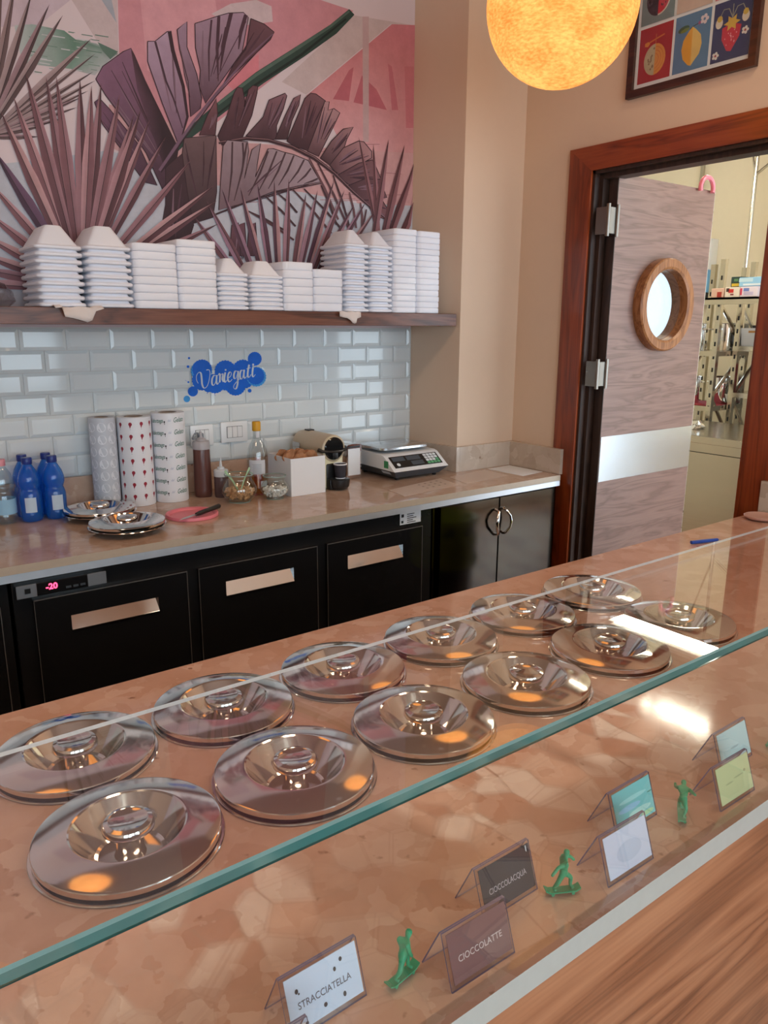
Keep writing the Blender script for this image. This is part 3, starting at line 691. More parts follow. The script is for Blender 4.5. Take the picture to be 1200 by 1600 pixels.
rack('slotted steel rack with white bin and packets on the far kitchen wall', 5.42, 5.80, 1.6, 2.985, (0.5, 1.08, 1.41), 1.95, 3.0)
def pot(label, x, y, z, r, h):
    t = thing('cooking_pot', label, 'pot', (x, y, z), random.uniform(0, 3), 'steel pots on the rack')
    bm = BM(); lathe(bm, [(0, 0.0), (r*0.97, 0.0), (r, 0.004), (r, h), (r+0.006, h+0.003), (r+0.004, h+0.006), (r-0.004, h), (r-0.004, 0.01), (0, 0.01)], 40); part('pot_body', bm, 'steel_mirror', t)
    for s in (-1, 1):
        bm = BM(); tube(bm, [(s*r, -0.035, h*0.8), (s*(r+0.03), -0.03, h*0.8), (s*(r+0.03), 0.03, h*0.8), (s*r, 0.035, h*0.8)], 0.005, 8); part('pot_handle', bm, 'steel_mirror', t)
plain('red_cloth', lin((170, 50, 60)), 0.8)
pot('tall steel pot on the upper rack shelf right of the upright', 5.49, 3.12, 1.375, 0.078, 0.19)
pot('tall steel pot on the upper rack shelf left of the upright', 5.335, 3.262, 1.375, 0.064, 0.19)
pot('wide steel pot on the lower rack shelf right of the upright', 5.49, 3.12, 0.989, 0.078, 0.19)
pot('wide steel pot on the lower rack shelf left of the upright', 5.335, 3.262, 0.989, 0.064, 0.19)
bm = BM(); box(bm, 5.215, 5.56, 3.03, 3.33, 0.9855, 0.9885, 0.001, 1); tag(part('rack_liner', bm, 'red_cloth', None), 'red liner sheet under the lower pots on the rack', 'mat')

# packets and boxes (x0,x1,y0,y1,z0,z1, colour)
def carton(name, label, cat, b6, colr, marks=(), rough=0.5):
    x0, x1, y0, y1, z0, z1 = b6; mn = 'c_%d' % len(MATS)
    plain(mn, lin(colr), rough, var=0.03)
    t = thing(name, label, cat, ((x0+x1)/2, (y0+y1)/2, z0))
    hx_, hy_ = (x1-x0)/2, (y1-y0)/2
    bm = BM(); box(bm, -hx_, hx_, -hy_, hy_, 0, z1-z0, 0.003, 1); part('carton', bm, mn, t)
    for i, (a, b_, c, d, col) in enumerate(marks):      # on the -x face: y fraction from left (high y) a..b, z fraction c..d
        mm = 'c_%d' % len(MATS); plain(mm, lin(col), rough)
        bm = BM(); box(bm, -hx_-0.0016, -hx_-0.0004, hy_-2*hy_*b_, hy_-2*hy_*a, (z1-z0)*c, (z1-z0)*d); part('printed_patch', bm, mm, t, smooth=False)
    return t
OZ = 1.735
carton('packet', 'dark green packet with yellow band on the over shelf', 'packet', (5.07, 5.16, 2.812, 2.885, OZ+0.068, OZ+0.134), (38, 62, 58), [(0.12, 0.85, 0.08, 0.35, (208, 180, 60)), (0.3, 0.7, 0.55, 0.8, (90, 130, 90))])
carton('foil_box', 'shiny pale blue box lying on the packets of the over shelf', 'box', (5.04, 5.17, 2.66, 2.811, OZ+0.068, OZ+0.126), (150, 200, 232), [(0.0, 0.62, 0.5, 0.9, (196, 226, 240)), (0.2, 1.0, 0.1, 0.3, (222, 234, 240))], 0.15)
t = carton('packet', 'white carton with red print beside the green packet', 'box', (5.02, 5.17, 2.79, 2.892, OZ, OZ+0.066), (232, 222, 206), [(0.1, 0.3, 0.55, 0.9, (70, 40, 40)), (0.25, 0.6, 0.45, 0.8, (200, 50, 45)), (0.4, 0.62, 0.2, 0.36, (120, 60, 60))])
t = carton('packet', 'white and lilac carton with pink ring print on the over shelf', 'box', (5.02, 5.17, 2.665, 2.786, OZ, OZ+0.066), (226, 216, 226), [(0.22, 0.75, 0.2, 0.5, (196, 186, 214)), (0.02, 0.12, 0.2, 0.85, (208, 60, 90)), (0.2, 0.5, 0.55, 0.85, (110, 130, 190))])
carton('packet', 'red and cream carton half behind the door leaf edge', 'box', (5.02, 5.17, 2.90, 2.99, OZ, OZ+0.062), (214, 178, 158), [(0.5, 0.85, 0.05, 0.6, (160, 50, 40))])
plain('biscuit', lin((206, 150, 90)), 0.7, bump=0.4, bscale=60)
thin_glass('film', (0.96, 0.96, 0.95), 1.35, 0.15)
t = thing('biscuit_bag', 'clear bag of golden biscuits at the end of the over shelf', 'bag', (5.10, 2.60, OZ))
for k in range(6):
    bm = BM(); lathe(bm, [(0, 0), (0.03, 0.001), (0.033, 0.005), (0.03, 0.009), (0, 0.010)], 14, c=(0.0, -0.02+0.012*(k % 3), 0.002+0.0105*k)); part('biscuit', bm, 'biscuit', t)
bm = BM(); lathe(bm, [(0, 0.0), (0.048, 0.001), (0.05, 0.03), (0.047, 0.075), (0.03, 0.105), (0.012, 0.118), (0.02, 0.132), (0.004, 0.14)], 16); part('film_bag', bm, 'film', t)
# white bin and packets on the second rack
t = thing('storage_bin', 'white plastic bin with a yellow grip slot on the far rack', 'bin', (5.56, 2.86, 1.411))
bm = BM(); frustum(bm, (-0.13, 0.13, -0.09, 0.10), (-0.14, 0.14, -0.10, 0.11), 0, 0.125); part('bin_body', bm, 'white_plastic', t, smooth=False)
bm = BM(); box(bm, -0.1395, -0.136, 0.0, 0.052, 0.093, 0.108); part('grip_slot', bm, 'biscuit', t, smooth=False)
bm = BM(); box(bm, -0.10, 0.10, -0.11, 0.05, 0.126, 0.145, 0.003, 1); part('dark_cloth', bm, 'black_plastic', t)
carton('carton_box', 'beige carton box at the frame edge beside the white bin', 'box', (5.42, 5.75, 2.45, 2.735, 1.4105, 1.58), (226, 214, 180), [(0.15, 0.8, 0.3, 0.65, (180, 170, 150))])
carton('packet', 'white packet with orange house print on the far rack', 'packet', (5.44, 5.62, 2.715, 2.835, 1.081, 1.24), (236, 226, 214), [(0.08, 0.85, 0.2, 0.42, (196, 70, 40)), (0.3, 0.62, 0.42, 0.52, (196, 70, 40)), (0.25, 0.75, 0.75, 0.82, (110, 90, 90))])
carton('packet', 'red packet standing behind the white packet on the far rack', 'packet', (5.63, 5.75, 2.70, 2.86, 1.081, 1.275), (190, 40, 40))
carton('packet', 'small white packet in front of the orange printed packet', 'packet', (5.40, 5.435, 2.76, 2.80, 1.081, 1.13), (240, 236, 230))
t = thing('black_bag', 'crumpled black bag on the steel counter back', 'bag', (5.60, 2.76, 0.9))
t.location = (5.62, 2.78, 0.501)
bm = BM(); bmesh.ops.create_icosphere(bm, subdivisions=3, radius=0.1)
for v in bm.verts: v.co *= 1+random.uniform(-0.18, 0.18); v.co.z = v.co.z*1.7+0.19; v.co.z = max(0, v.co.z)
part('bag_body', bm, 'black_plastic', t, smooth=False); t['label'] = 'crumpled black bag low on the far rack'
# crumpled foil on the steel counter
bm = BM(); bmesh.ops.create_icosphere(bm, subdivisions=2, radius=0.05)
for v in bm.verts: v.co *= random.uniform(0.55, 1.25); v.co.z = max(v.co.z*0.7+0.02, 0.0)
o = tag(part('foil_ball', bm, 'steel_mirror', None, smooth=False), 'crumpled silver foil on the steel kitchen counter', 'foil'); o.location = (4.60, 2.74, 0.901)
bm = BM(); box(bm, 4.78, 4.98, 2.25, 2.52, 0.9005, 0.912, 0.003, 1); tag(part('red_tray', bm, 'red_cloth', None), 'flat red tray on the steel kitchen counter', 'tray')
# wall dispenser beside the door edge
plain('blue_plastic', lin((110, 175, 225)), 0.3)
t = thing('soap_dispenser', 'white and blue dispenser board on the kitchen wall behind the door edge', 'dispenser', (KX1-0.05, 3.78, 1.72))
bm = BM(); box(bm, -0.05, 0.049, -0.14, 0.16, 0.28, 0.52, 0.006, 2); part('upper_case', bm, 'white_plastic', t)
bm = BM(); box(bm, -0.04, 0.049, -0.13, 0.16, 0.10, 0.279, 0.004, 1); part('blue_panel', bm, 'blue_plastic', t)
bm = BM(); box(bm, -0.045, 0.049, -0.12, 0.16, 0.0, 0.099, 0.01, 2); part('lower_case', bm, 'black_plastic', t)
# pipes in the kitchen
t = thing('pipe_stand', 'slim grey standing pipe with two braces in the kitchen', 'pipe', (5.75, 3.17, 0.0))
bm = BM(); tube(bm, [(0, 0, 1.95), (0, 0, ROOM_H-0.01)], 0.014, 10); tube(bm, [(0, 0, 0.0), (0, 0, 1.95)], 0.014, 10); part('pipe', bm, 'steel_kitchen', t)
bm = BM(); tube(bm, [(0, 0, 2.62), (0, -0.5, 2.95)], 0.01, 8); part('brace', bm, 'steel_kitchen', t)
bm = BM(); tube(bm, [(0, 0, 2.62), (-0.0, 0.16, 3.2)], 0.008, 8); part('brace', bm, 'steel_kitchen', t)
t = thing('conduit', 'thin pale conduit on the far kitchen wall above the door', 'pipe', (KX1-0.012, 3.84, 0.0))
bm = BM(); box(bm, -0.012, 0.011, -0.014, 0.014, 0.0, ROOM_H-0.01); part('conduit_cover', bm, 'steel_kitchen', t, smooth=False)
# pink hook ring on the door
plain('pink_plastic', lin((236, 130, 150)), 0.35)
t = thing('pink_hook', 'pink plastic ring hooked over the top of the door', 'hook', (3.345, 2.078, 2.142))
bm = BM(); tube(bm, [(0.05*math.cos(a), -0.014, 0.05*math.sin(a)*0.9+0.004) for a in [math.radians(x) for x in range(-20, 201, 20)]], 0.010, 8)
bmesh.ops.transform(bm, matrix=Matrix.Rotation(math.radians(0), 4, 'Z'), verts=bm.verts[:]); part('ring', bm, 'pink_plastic', t)

# ------------------------------------------------------------------ pendant lamps
m, nt, b = nmat('cotton_shade')
tc = nd(nt, 'ShaderNodeTexCoord'); mp = nd(nt, 'ShaderNodeMapping'); mp.inputs['Scale'].default_value = (70, 70, 190)
nz = nd(nt, 'ShaderNodeTexNoise'); nz.inputs['Scale'].default_value = 1.0; nz.inputs['Detail'].default_value = 3
nt.links.new(tc.outputs['Object'], mp.inputs[0]); nt.links.new(mp.outputs[0], nz.inputs['Vector'])
n2 = nd(nt, 'ShaderNodeTexNoise'); n2.inputs['Scale'].default_value = 9.0; n2.inputs['Detail'].default_value = 3; nt.links.new(tc.outputs['Object'], n2.inputs['Vector'])
ad = nd(nt, 'ShaderNodeMix', data_type='FLOAT'); ad.inputs[0].default_value = 0.5; nt.links.new(nz.outputs['Fac'], ad.inputs[2]); nt.links.new(n2.outputs['Fac'], ad.inputs[3])
cr = nd(nt, 'ShaderNodeValToRGB'); e = cr.color_ramp.elements; e[0].position = 0.36; e[0].color = (0.74, 0.20, 0.028, 1); e[1].position = 0.62; e[1].color = (1.12, 0.50, 0.13, 1)
nt.links.new(ad.outputs[0], cr.inputs[0])
nt.links.new(cr.outputs[0], b.inputs['Emission Color']); b.inputs['Emission Strength'].default_value = 1.15
b.inputs['Base Color'].default_value = rgba(lin((200, 130, 70))); b.inputs['Roughness'].default_value = 0.9
def pendant(label, x, y, z, r):
    t = thing('pendant_lamp', label, 'lamp', (x, y, z), 0, 'cotton ball pendant lamps')
    bm = BM(); bmesh.ops.create_uvsphere(bm, u_segments=48, v_segments=32, radius=r); part('lamp_shade', bm, 'cotton_shade', t, angle=80)
    bm = BM(); tube(bm, [(0, 0, r*0.99), (0, 0, ROOM_H-z-0.03)], 0.003, 8); part('cord', bm, 'black_plastic', t)
    bm = BM(); lathe(bm, [(0.045, ROOM_H-z-0.03), (0.05, ROOM_H-z-0.002), (0, ROOM_H-z-0.001)], 24); lathe(bm, [(0, ROOM_H-z-0.03), (0.045, ROOM_H-z-0.03)], 24); part('ceiling_rose', bm, 'white_plastic', t)
pendant('glowing orange cotton ball pendant in front of the framed fruit poster', 1.95, 1.73, 2.468, 0.222)
pendant('glowing orange cotton ball pendant above the glass counter out of frame', 0.05, 1.73, 2.468, 0.222)

# unseen warm ceiling lamps, added to brighten the marble from above
emit('fill_glow', (1.0, 0.70, 0.36), 3.0)
for i, (dx_, dy_, pw) in enumerate(FILL_LAMPS):
    t = thing('fill_lamp', '%s added round warm fill lamp from the left above the front counter' % ORD[i], 'lamp', (dx_, dy_, ROOM_H), 0, 'added round fill lamps')
    bm = BM(); lathe(bm, [(0.232, -0.0005), (0.255, -0.0005), (0.255, -0.022), (0.24, -0.026), (0.232, -0.022)], 32); part('trim_ring', bm, 'white_plastic', t)
    bm = BM(); lathe(bm, [(0, -0.014), (0.2315, -0.014)], 32); part('diffuser', bm, 'fill_glow', t, smooth=False)
    d = bpy.data.lights.new('fill_light', 'AREA'); d.shape = 'DISK'; d.size = 0.46; d.energy = pw; d.color = (1.0, 0.80, 0.60)
    o = bpy.data.objects.new('fill_light', d); COL.objects.link(o); o.parent = t; o.location = (0, 0, -0.03)

# ------------------------------------------------------------------ framed poster on the door wall
PX = ROOM_X1
pf = thing('framed_poster', 'dark wooden framed poster with a grid of fruit drawings', 'picture', (PX, 1.76, 2.383))
hw, PH, fw = 0.2525, 0.70, 0.026
bm = BM()
for y in (-hw, hw-fw): box(bm, -0.022, -0.0005, y, y+fw, 0, PH)
for z in (0, PH-fw): box(bm, -0.022, -0.0005, -hw+fw, hw-fw, z, z+fw)
wood('poster_frame', lin((44, 20, 14)), lin((62, 30, 20)), lin((78, 40, 28)), 'y', 1.5, 0.35); part('frame', bm, 'poster_frame', pf, smooth=False)
print_mat('poster_print', 0.25)
class Print:
    def __init__(s, xf, step=3e-5): s.v = []; s.f = []; s.c = []; s.xf = xf; s.k = 0; s.step = step
    def poly(s, pts, col):
        i = len(s.v); s.k += 1
        for j, p in enumerate(pts):
            s.v.append(s.xf(p[0], p[1], s.k*s.step)); s.c.append(col[j] if isinstance(col[0], (tuple, list)) else col)
        s.f.append(list(range(i, i+len(pts))))
    def ell(s, cx_, cy_, rx, ry, col, n=20, a0=0, a1=360, rot=0):
        q = math.radians(rot); pts = []
        for k in range(n+1 if a1-a0 < 360 else n):
            a = math.radians(a0+(a1-a0)*k/n); px_, py_ = rx*math.cos(a), ry*math.sin(a)
            pts.append((cx_+px_*math.cos(q)-py_*math.sin(q), cy_+px_*math.sin(q)+py_*math.cos(q)))
        s.poly(pts, col)
    def stroke(s, pts, w, col):
        L_, R_ = [], []; n = len(pts); ws = w if isinstance(w, (list, tuple)) else [w]*n
        for i in range(n):
            a = pts[max(i-1, 0)]; b_ = pts[min(i+1, n-1)]; dx, dy = b_[0]-a[0], b_[1]-a[1]; l = math.hypot(dx, dy) or 1
            nx_, ny_ = -dy/l*ws[i]/2, dx/l*ws[i]/2
            L_.append((pts[i][0]+nx_, pts[i][1]+ny_)); R_.append((pts[i][0]-nx_, pts[i][1]-ny_))
        s.k += 1
        for i in range(n-1):
            k0 = len(s.v)
            for p in (L_[i], R_[i], R_[i+1], L_[i+1]): s.v.append(s.xf(p[0], p[1], s.k*s.step)); s.c.append(col)
            s.f.append([k0, k0+1, k0+2, k0+3])
    def build(s, name, mat, parent, loc0=(0, 0, 0)):
        me = bpy.data.meshes.new(name); o0 = Vector(loc0)
        me.from_pydata([tuple(Vector(p)-o0) for p in s.v], [], s.f)
        ca = me.color_attributes.new('print', 'FLOAT_COLOR', 'POINT')
        ca.data.foreach_set('color', [x for c in s.c for x in (c[0], c[1], c[2], 1.0)])
        me.materials.append(MATS[mat]); return put(name, me, parent)
bm = BM(); box(bm, -0.008, -0.001, -hw+fw, hw-fw, fw, PH-fw); part('poster_sheet', bm, 'white_paper', pf, smooth=False)
pp = Print(lambda a, z, d: (-0.0082-d, hw-a, z))      # a runs from the far (left) edge to the right
cw, gp, ch, z00 = 0.137, 0.0105, 0.183, 0.043
cells = [((170, 30, 30), 'melon'), ((86, 130, 170), 'lemon'), ((38, 44, 92), 'berry'), ((120, 140, 140), 'water'), ((216, 190, 172), 'peach'), ((222, 130, 140), 'cherry'),
         ((226, 190, 90), 'water'), ((150, 60, 60), 'lemon'), ((90, 140, 110), 'peach')]
for i, (bg, kd) in enumerate(cells):
    a0_, zz0 = 0.039 + (i % 3)*(cw+gp), z00 + (i//3)*(ch+gp); ca_, cz_ = a0_+cw/2, zz0+ch*0.42
    pp.poly([(a0_, zz0), (a0_+cw, zz0), (a0_+cw, zz0+ch), (a0_, zz0+ch)], lin(bg))
    if kd == 'melon':
        pp.stroke([(ca_-0.03, zz0+ch*0.72), (ca_, zz0+ch*0.76), (ca_+0.035, zz0+ch*0.80)], 0.005, lin((216, 120, 50))); pp.ell(ca_-0.036, zz0+ch*0.70, 0.012, 0.009, lin((226, 140, 50)), 5)
        pp.stroke([(ca_, zz0+ch*0.65), (ca_, zz0+ch*0.85)], 0.003, lin((200, 110, 60)))
        pp.ell(ca_, cz_-0.005, 0.045, 0.052, lin((226, 150, 60))); pp.ell(ca_, cz_-0.005, 0.045, 0.052, lin((190, 176, 140)), 20, 90, 270)
        for q in range(14):
            a, r_ = random.uniform(95, 265), random.uniform(0.012, 0.038); pp.ell(ca_+r_*math.cos(math.radians(a)), cz_-0.005+r_*math.sin(math.radians(a)), 0.004, 0.004, lin((140, 120, 90)), 8)
        for r_ in (0.036, 0.026, 0.016): pp.stroke([(ca_+r_*math.cos(math.radians(a)), cz_-0.005+r_*math.sin(math.radians(a))*1.15) for a in range(-85, 86, 17)], 0.002, lin((210, 110, 40)))
    elif kd == 'lemon':
        pp.stroke([(ca_-0.01, zz0+ch*0.73), (ca_, zz0+ch*0.76), (ca_+0.03, zz0+ch*0.80)], 0.003, lin((50, 60, 50)))
        pp.ell(ca_-0.035, zz0+ch*0.76, 0.022, 0.010, lin((40, 84, 50)), rot=10); pp.ell(ca_-0.03, zz0+ch*0.735, 0.018, 0.006, lin((110, 130, 40)), rot=10)
        for q in range(5): pp.ell(ca_+0.043+0.010*math.cos(q*1.257), zz0+ch*0.83+0.010*math.sin(q*1.257), 0.0065, 0.0065, lin((236, 220, 226)), 8)
        pp.ell(ca_+0.025, zz0+ch*0.79, 0.005, 0.006, lin((170, 80, 130)), 8)
        out = [(ca_, cz_+0.062), (ca_+0.013, cz_+0.052), (ca_+0.034, cz_+0.03), (ca_+0.040, cz_), (ca_+0.033, cz_-0.03), (ca_+0.014, cz_-0.05), (ca_+0.004, cz_-0.062), (ca_-0.008, cz_-0.058), (ca_-0.03, cz_-0.035), (ca_-0.038, cz_-0.005), (ca_-0.033, cz_+0.025), (ca_-0.014, cz_+0.05)]
        pp.poly(out, lin((236, 170, 40))); pp.poly([p for p in out if p[0] >= ca_-0.001], lin((240, 200, 100)))
    elif kd == 'berry':
        for s in (-1, 1):
            pp.stroke([(ca_, zz0+ch*0.70), (ca_+s*0.015, zz0+ch*0.86), (ca_+s*0.034, zz0+ch*0.87), (ca_+s*0.045, zz0+ch*0.76)], 0.003, lin((150, 150, 130)))
            pp.ell(ca_+s*0.047, zz0+ch*0.66, 0.013, 0.017, lin((232, 220, 200)), 14); pp.ell(ca_+s*0.046, zz0+ch*0.73, 0.010, 0.010, lin((214, 180, 70)), 8)
        pp.stroke([(ca_, zz0+ch*0.66), (ca_, zz0+ch*0.92)], 0.003, lin((150, 150, 130)))
        pp.poly([(ca_-0.034, cz_+0.025), (ca_, cz_+0.035), (ca_+0.034, cz_+0.022), (ca_+0.03, cz_-0.012), (ca_+0.004, cz_-0.052), (ca_-0.012, cz_-0.048), (ca_-0.033, cz_-0.01)], lin((206, 34, 52)))
        for q in range(16): pp.ell(ca_+random.uniform(-0.022, 0.022), cz_+random.uniform(-0.03, 0.015), 0.0018, 0.0024, lin((240, 170, 170)), 6)
        pp.poly([(ca_+(0.03 if q % 2 == 0 else 0.016)*math.cos(q*math.pi/6), cz_+0.035+(0.026 if q % 2 == 0 else 0.013)*math.sin(q*math.pi/6)) for q in range(12)], lin((222, 180, 60)))
        for fx, fz in ((-0.05, -0.055), (0.05, 0.0)):
            for q in range(5): pp.ell(ca_+fx+0.008*math.cos(q*1.257), cz_+fz+0.008*math.sin(q*1.257), 0.005, 0.005, lin((236, 230, 226)), 8)
            pp.ell(ca_+fx, cz_+fz, 0.003, 0.003, lin((190, 50, 50)), 8)
    elif kd == 'water':
        pp.ell(ca_, cz_, 0.05, 0.056, lin((30, 28, 28))); pp.ell(ca_, cz_, 0.05, 0.056, lin((226, 214, 196)), 20, -90, 90); pp.ell(ca_, cz_, 0.045, 0.051, lin((206, 40, 50)), 20, -90, 90)
        for q in range(8): pp.ell(ca_+random.uniform(0.01, 0.032), cz_+random.uniform(-0.03, 0.03), 0.0022, 0.004, lin((60, 20, 20)), 6)
    else:
        pp.ell(ca_-0.004, cz_, 0.05, 0.046, lin((214, 90, 50))); pp.ell(ca_+0.012, cz_-0.002, 0.036, 0.042, lin((232, 160, 60)), 20, -90, 90); pp.ell(ca_, cz_+0.06, 0.02, 0.008, lin((70, 110, 60)), rot=20)
pp.build('fruit_print', 'poster_print', pf)
bm = BM(); box(bm, -0.0165, -0.0150, -hw+fw, hw-fw, fw, PH-fw); part('cover_glass', bm, 'glass_clear', pf, smooth=False)
# ------------------------------------------------------------------ wall mural (flat print on the back wall)
print_mat('mural_print', 0.55)
MY = WB - 0.001
mural = thing('wall_mural', 'printed wall mural of purple palm and banana leaves over pink paint strokes', 'mural', (1.2, MY, 1.60))
MG = 1.22
def mc(*h):
    c = lin(h); g_ = sum(c)/3
    return tuple(min(1.0, (x*0.84+g_*0.16)*k*MG) for x, k in zip(c, (0.97, 1.0, 1.10)))
XLIM = 2.2755
def mxf(u, v, d):
    p = at_y(u, v, MY); return (min(p.x, XLIM), MY-0.0012-d, p.z)
bm = BM(); box(bm, ROOM_X0+0.01, XLIM, MY-0.001, MY+0.0008, 1.532, ROOM_H-0.01)
plain('mural_ground', mc(196, 176, 172), 0.6, var=0.05, scale=2.2); part('mural_ground', bm, 'mural_ground', mural, (0, 0, 0), smooth=False).location = -Vector(mural.location)
def ZA(x, y): return (230+x/5.217, 20+y/5.217)
def ZB(x, y): return (330+x/3.75, 130+y/3.75)
def ZC(x, y): return (x/5.0, y/5.0)
g = Print(mxf, 1.6e-5)
# paint strokes
g.poly([(-420, -300), (60, -300), (110, 0), (60, 40), (-420, 60)], mc(190, 168, 172))
g.poly([(75, -60), (182, -60), (185, 90), (150, 62)], mc(188, 166, 160))
g.poly([(152, -10), (172, -10), (182, 36), (178, 30)], mc(150, 152, 156))
g.poly([(176, -300), (470, -300), (500, 0), (552, 17), (430, 120), (340, 190), (300, 240), (240, 220), (200, 140), (186, 84)], mc(196, 126, 130))
g.poly([(215, -40), (330, -40), (345, 60), (300, 150), (230, 110)], mc(206, 140, 142))
g.poly([(330, 22), (360, 6), (400, 0), (424, 10), (426, 34), (380, 40), (345, 30)], mc(196, 170, 166))
g.poly([(352, 130), (380, 105), (404, 84), (404, 110), (370, 145)], mc(206, 112, 118))
g.poly([(440, 128), (553, 24), (648, 40), (648, 60), (610, 38), (478, 148)], mc(190, 168, 160))
g.poly([(478, 150), (612, 38), (700, 55), (700, 330), (560, 330), (540, 240), (505, 170)], [mc(200, 122, 122), mc(196, 108, 112), mc(196, 106, 110), mc(196, 144, 138), mc(200, 150, 142), mc(206, 150, 146), mc(204, 136, 134)])
g.poly([(520, 155), (545, 110), (552, 105), (545, 158)], mc(180, 88, 96)); g.poly([(552, 160), (565, 118), (588, 140), (604, 172)], mc(180, 88, 96))
g.poly([(606, 100), (612, 104), (622, 172), (612, 172)], mc(186, 96, 104)); g.poly([(632, 104), (646, 104), (646, 200), (634, 200)], mc(190, 104, 108))
g.poly([(566, 26), (576, 26), (576, 222), (567, 222)], mc(184, 150, 144))
g.poly([(170, 163), (260, 190), (360, 222), (648, 240), (648, 318), (340, 300), (170, 230)], mc(194, 142, 136))
g.poly([(-420, 300), (60, 250), (170, 235), (340, 290), (470, 300), (560, 318), (648, 322), (648, 500), (-420, 500)], mc(176, 176, 178))
for q in range(26):
    yy = random.uniform(225, 320); xx = random.uniform(340, 620); l_ = random.uniform(20, 70); g.stroke([(xx, yy), (xx+l_, yy+random.uniform(-2, 3))], 1.0, mc(160, 104, 104))
g.poly([(22, 40), (50, 38), (100, 48), (118, 62), (150, 68), (184, 84), (170, 95), (148, 118), (110, 108), (62, 102), (34, 98)], [mc(176, 180, 172), mc(150, 168, 156), mc(96, 130, 108), mc(84, 122, 98), mc(150, 158, 150), mc(110, 132, 116), mc(160, 166, 158), mc(170, 166, 162), mc(112, 142, 122), mc(106, 140, 118), mc(168, 174, 166)])
for q in range(46):
    xx, yy = random.uniform(28, 150), random.uniform(44, 116); l_ = random.uniform(8, 26); g.stroke([(xx, yy), (xx+l_, yy+l_*0.16)], random.uniform(0.6, 2.0), random.choice([mc(86, 120, 98), mc(186, 184, 180), mc(120, 142, 124)]))
g.poly([ZC(760, 330), ZC(920, 405), ZC(860, 465), ZC(800, 400)], mc(84, 112, 94))
bgm = g; bgm.build('paint_stroke_print', 'mural_print', mural, mural.location)
base_d = 0.0012
def layer(d0):
    return Print(lambda u, v, d: (lambda p: (p[0], p[1]-d0, p[2]))(mxf(u, v, d)), 1.6e-5)
DK, MD, LT_ = (60, 38, 42), (112, 72, 78), (168, 128, 126)
def spike(pr, base, tip, w, cl, cd, flip=False, w0=0.35):
    dx, dy = tip[0]-base[0], tip[1]-base[1]; l = math.hypot(dx, dy); nx_, ny_ = -dy/l, dx/l
    if flip: nx_, ny_ = -nx_, -ny_
    def pt(t, s): return (base[0]+dx*t+nx_*s*w/2, base[1]+dy*t+ny_*s*w/2)
    j = lambda c, k: tuple(x*k for x in c)
    sh = random.uniform(-0.15, 0.25)
    pr.poly([pt(0, -w0), pt(0.3, -0.8), pt(0.58, -1), pt(0.85, -0.45), pt(1, 0), pt(0.85, sh*0.4), pt(0.58, sh), pt(0.3, sh), pt(0, 0)], [j(cl, 0.75), cl, j(cl, 1.12), j(cl, 1.0), j(cd, 1.0), j(cl, 0.9), cl, j(cl, 0.85), j(cl, 0.6)])
    pr.poly([pt(0, 0), pt(0.3, sh), pt(0.58, sh), pt(0.85, sh*0.4), pt(1, 0), pt(0.85, 0.45), pt(0.58, 1), pt(0.3, 0.8), pt(0, w0)], [j(cd, 0.7), j(cd, 0.9), cd, cd, j(cd, 0.8), j(cd, 1.2), j(cd, 1.25), cd, j(cd, 0.7)])
    pr.stroke([pt(0.02, sh*0.9), pt(0.58, sh), pt(0.97, 0)], 0.9, mc(52, 32, 36))
def fin(pr, pts, c_edge, c_root, root, n=5, outline=True):
    ds = [math.hypot(p[0]-root[0], p[1]-root[1]) for p in pts]; mx_, mn_ = max(ds), min(ds)
    cols = []
    for d in ds:
        t = (d-mn_)/(mx_-mn_+1e-6); cols.append(tuple(a*(1-t)+b_*t for a, b_ in zip(c_root, c_edge)))
    pr.poly(pts, cols)
    far = sorted(range(len(pts)), key=lambda i: -ds[i])[:max(3, len(pts)//2)]
    for k in range(n):
        f_ = pts[random.choice(far)]; o_ = pts[random.choice(far)]; t = random.uniform(0.2, 0.8)
        e_ = (f_[0]*t+o_[0]*(1-t), f_[1]*t+o_[1]*(1-t)); s_ = random.uniform(0.25, 0.5); q_ = random.uniform(0.80, 0.97)
        e_ = (root[0]+(e_[0]-root[0])*q_, root[1]+(e_[1]-root[1])*q_)
        m_ = (root[0]+(e_[0]-root[0])*s_, root[1]+(e_[1]-root[1])*s_)
        pr.stroke([m_, ((m_[0]+e_[0])/2+random.uniform(-1, 1), (m_[1]+e_[1])/2), e_], [0.8, random.uniform(1.4, 3.6), 0.9], random.choice([mc(66, 40, 48), mc(80, 50, 60), mc(120, 88, 98)]))
    if outline: pr.stroke(pts+[pts[0]], 1.3, mc(52, 30, 36))
# left fan of grey brown blades
pr = layer(0.0016); c0 = (-22, 215)
for i, tp in enumerate([(-30, -60), (4, -60), (24, -30), (50, -12), (77, 7), (98, 24), (143, 60), (149, 84), (146, 112), (149, 126), (138, 142), (128, 152), (120, 168), (96, 186), (70, 196), (60, 214)]):
    spike(pr, c0, tp, 15 if i < 7 else 9, mc(*random.choice([(158, 132, 128), (146, 118, 114), (150, 116, 118)])), mc(*random.choice([(88, 66, 64), (74, 52, 52), (98, 74, 72)])))
pr.build('palm_blade_print', 'mural_print', mural, mural.location)
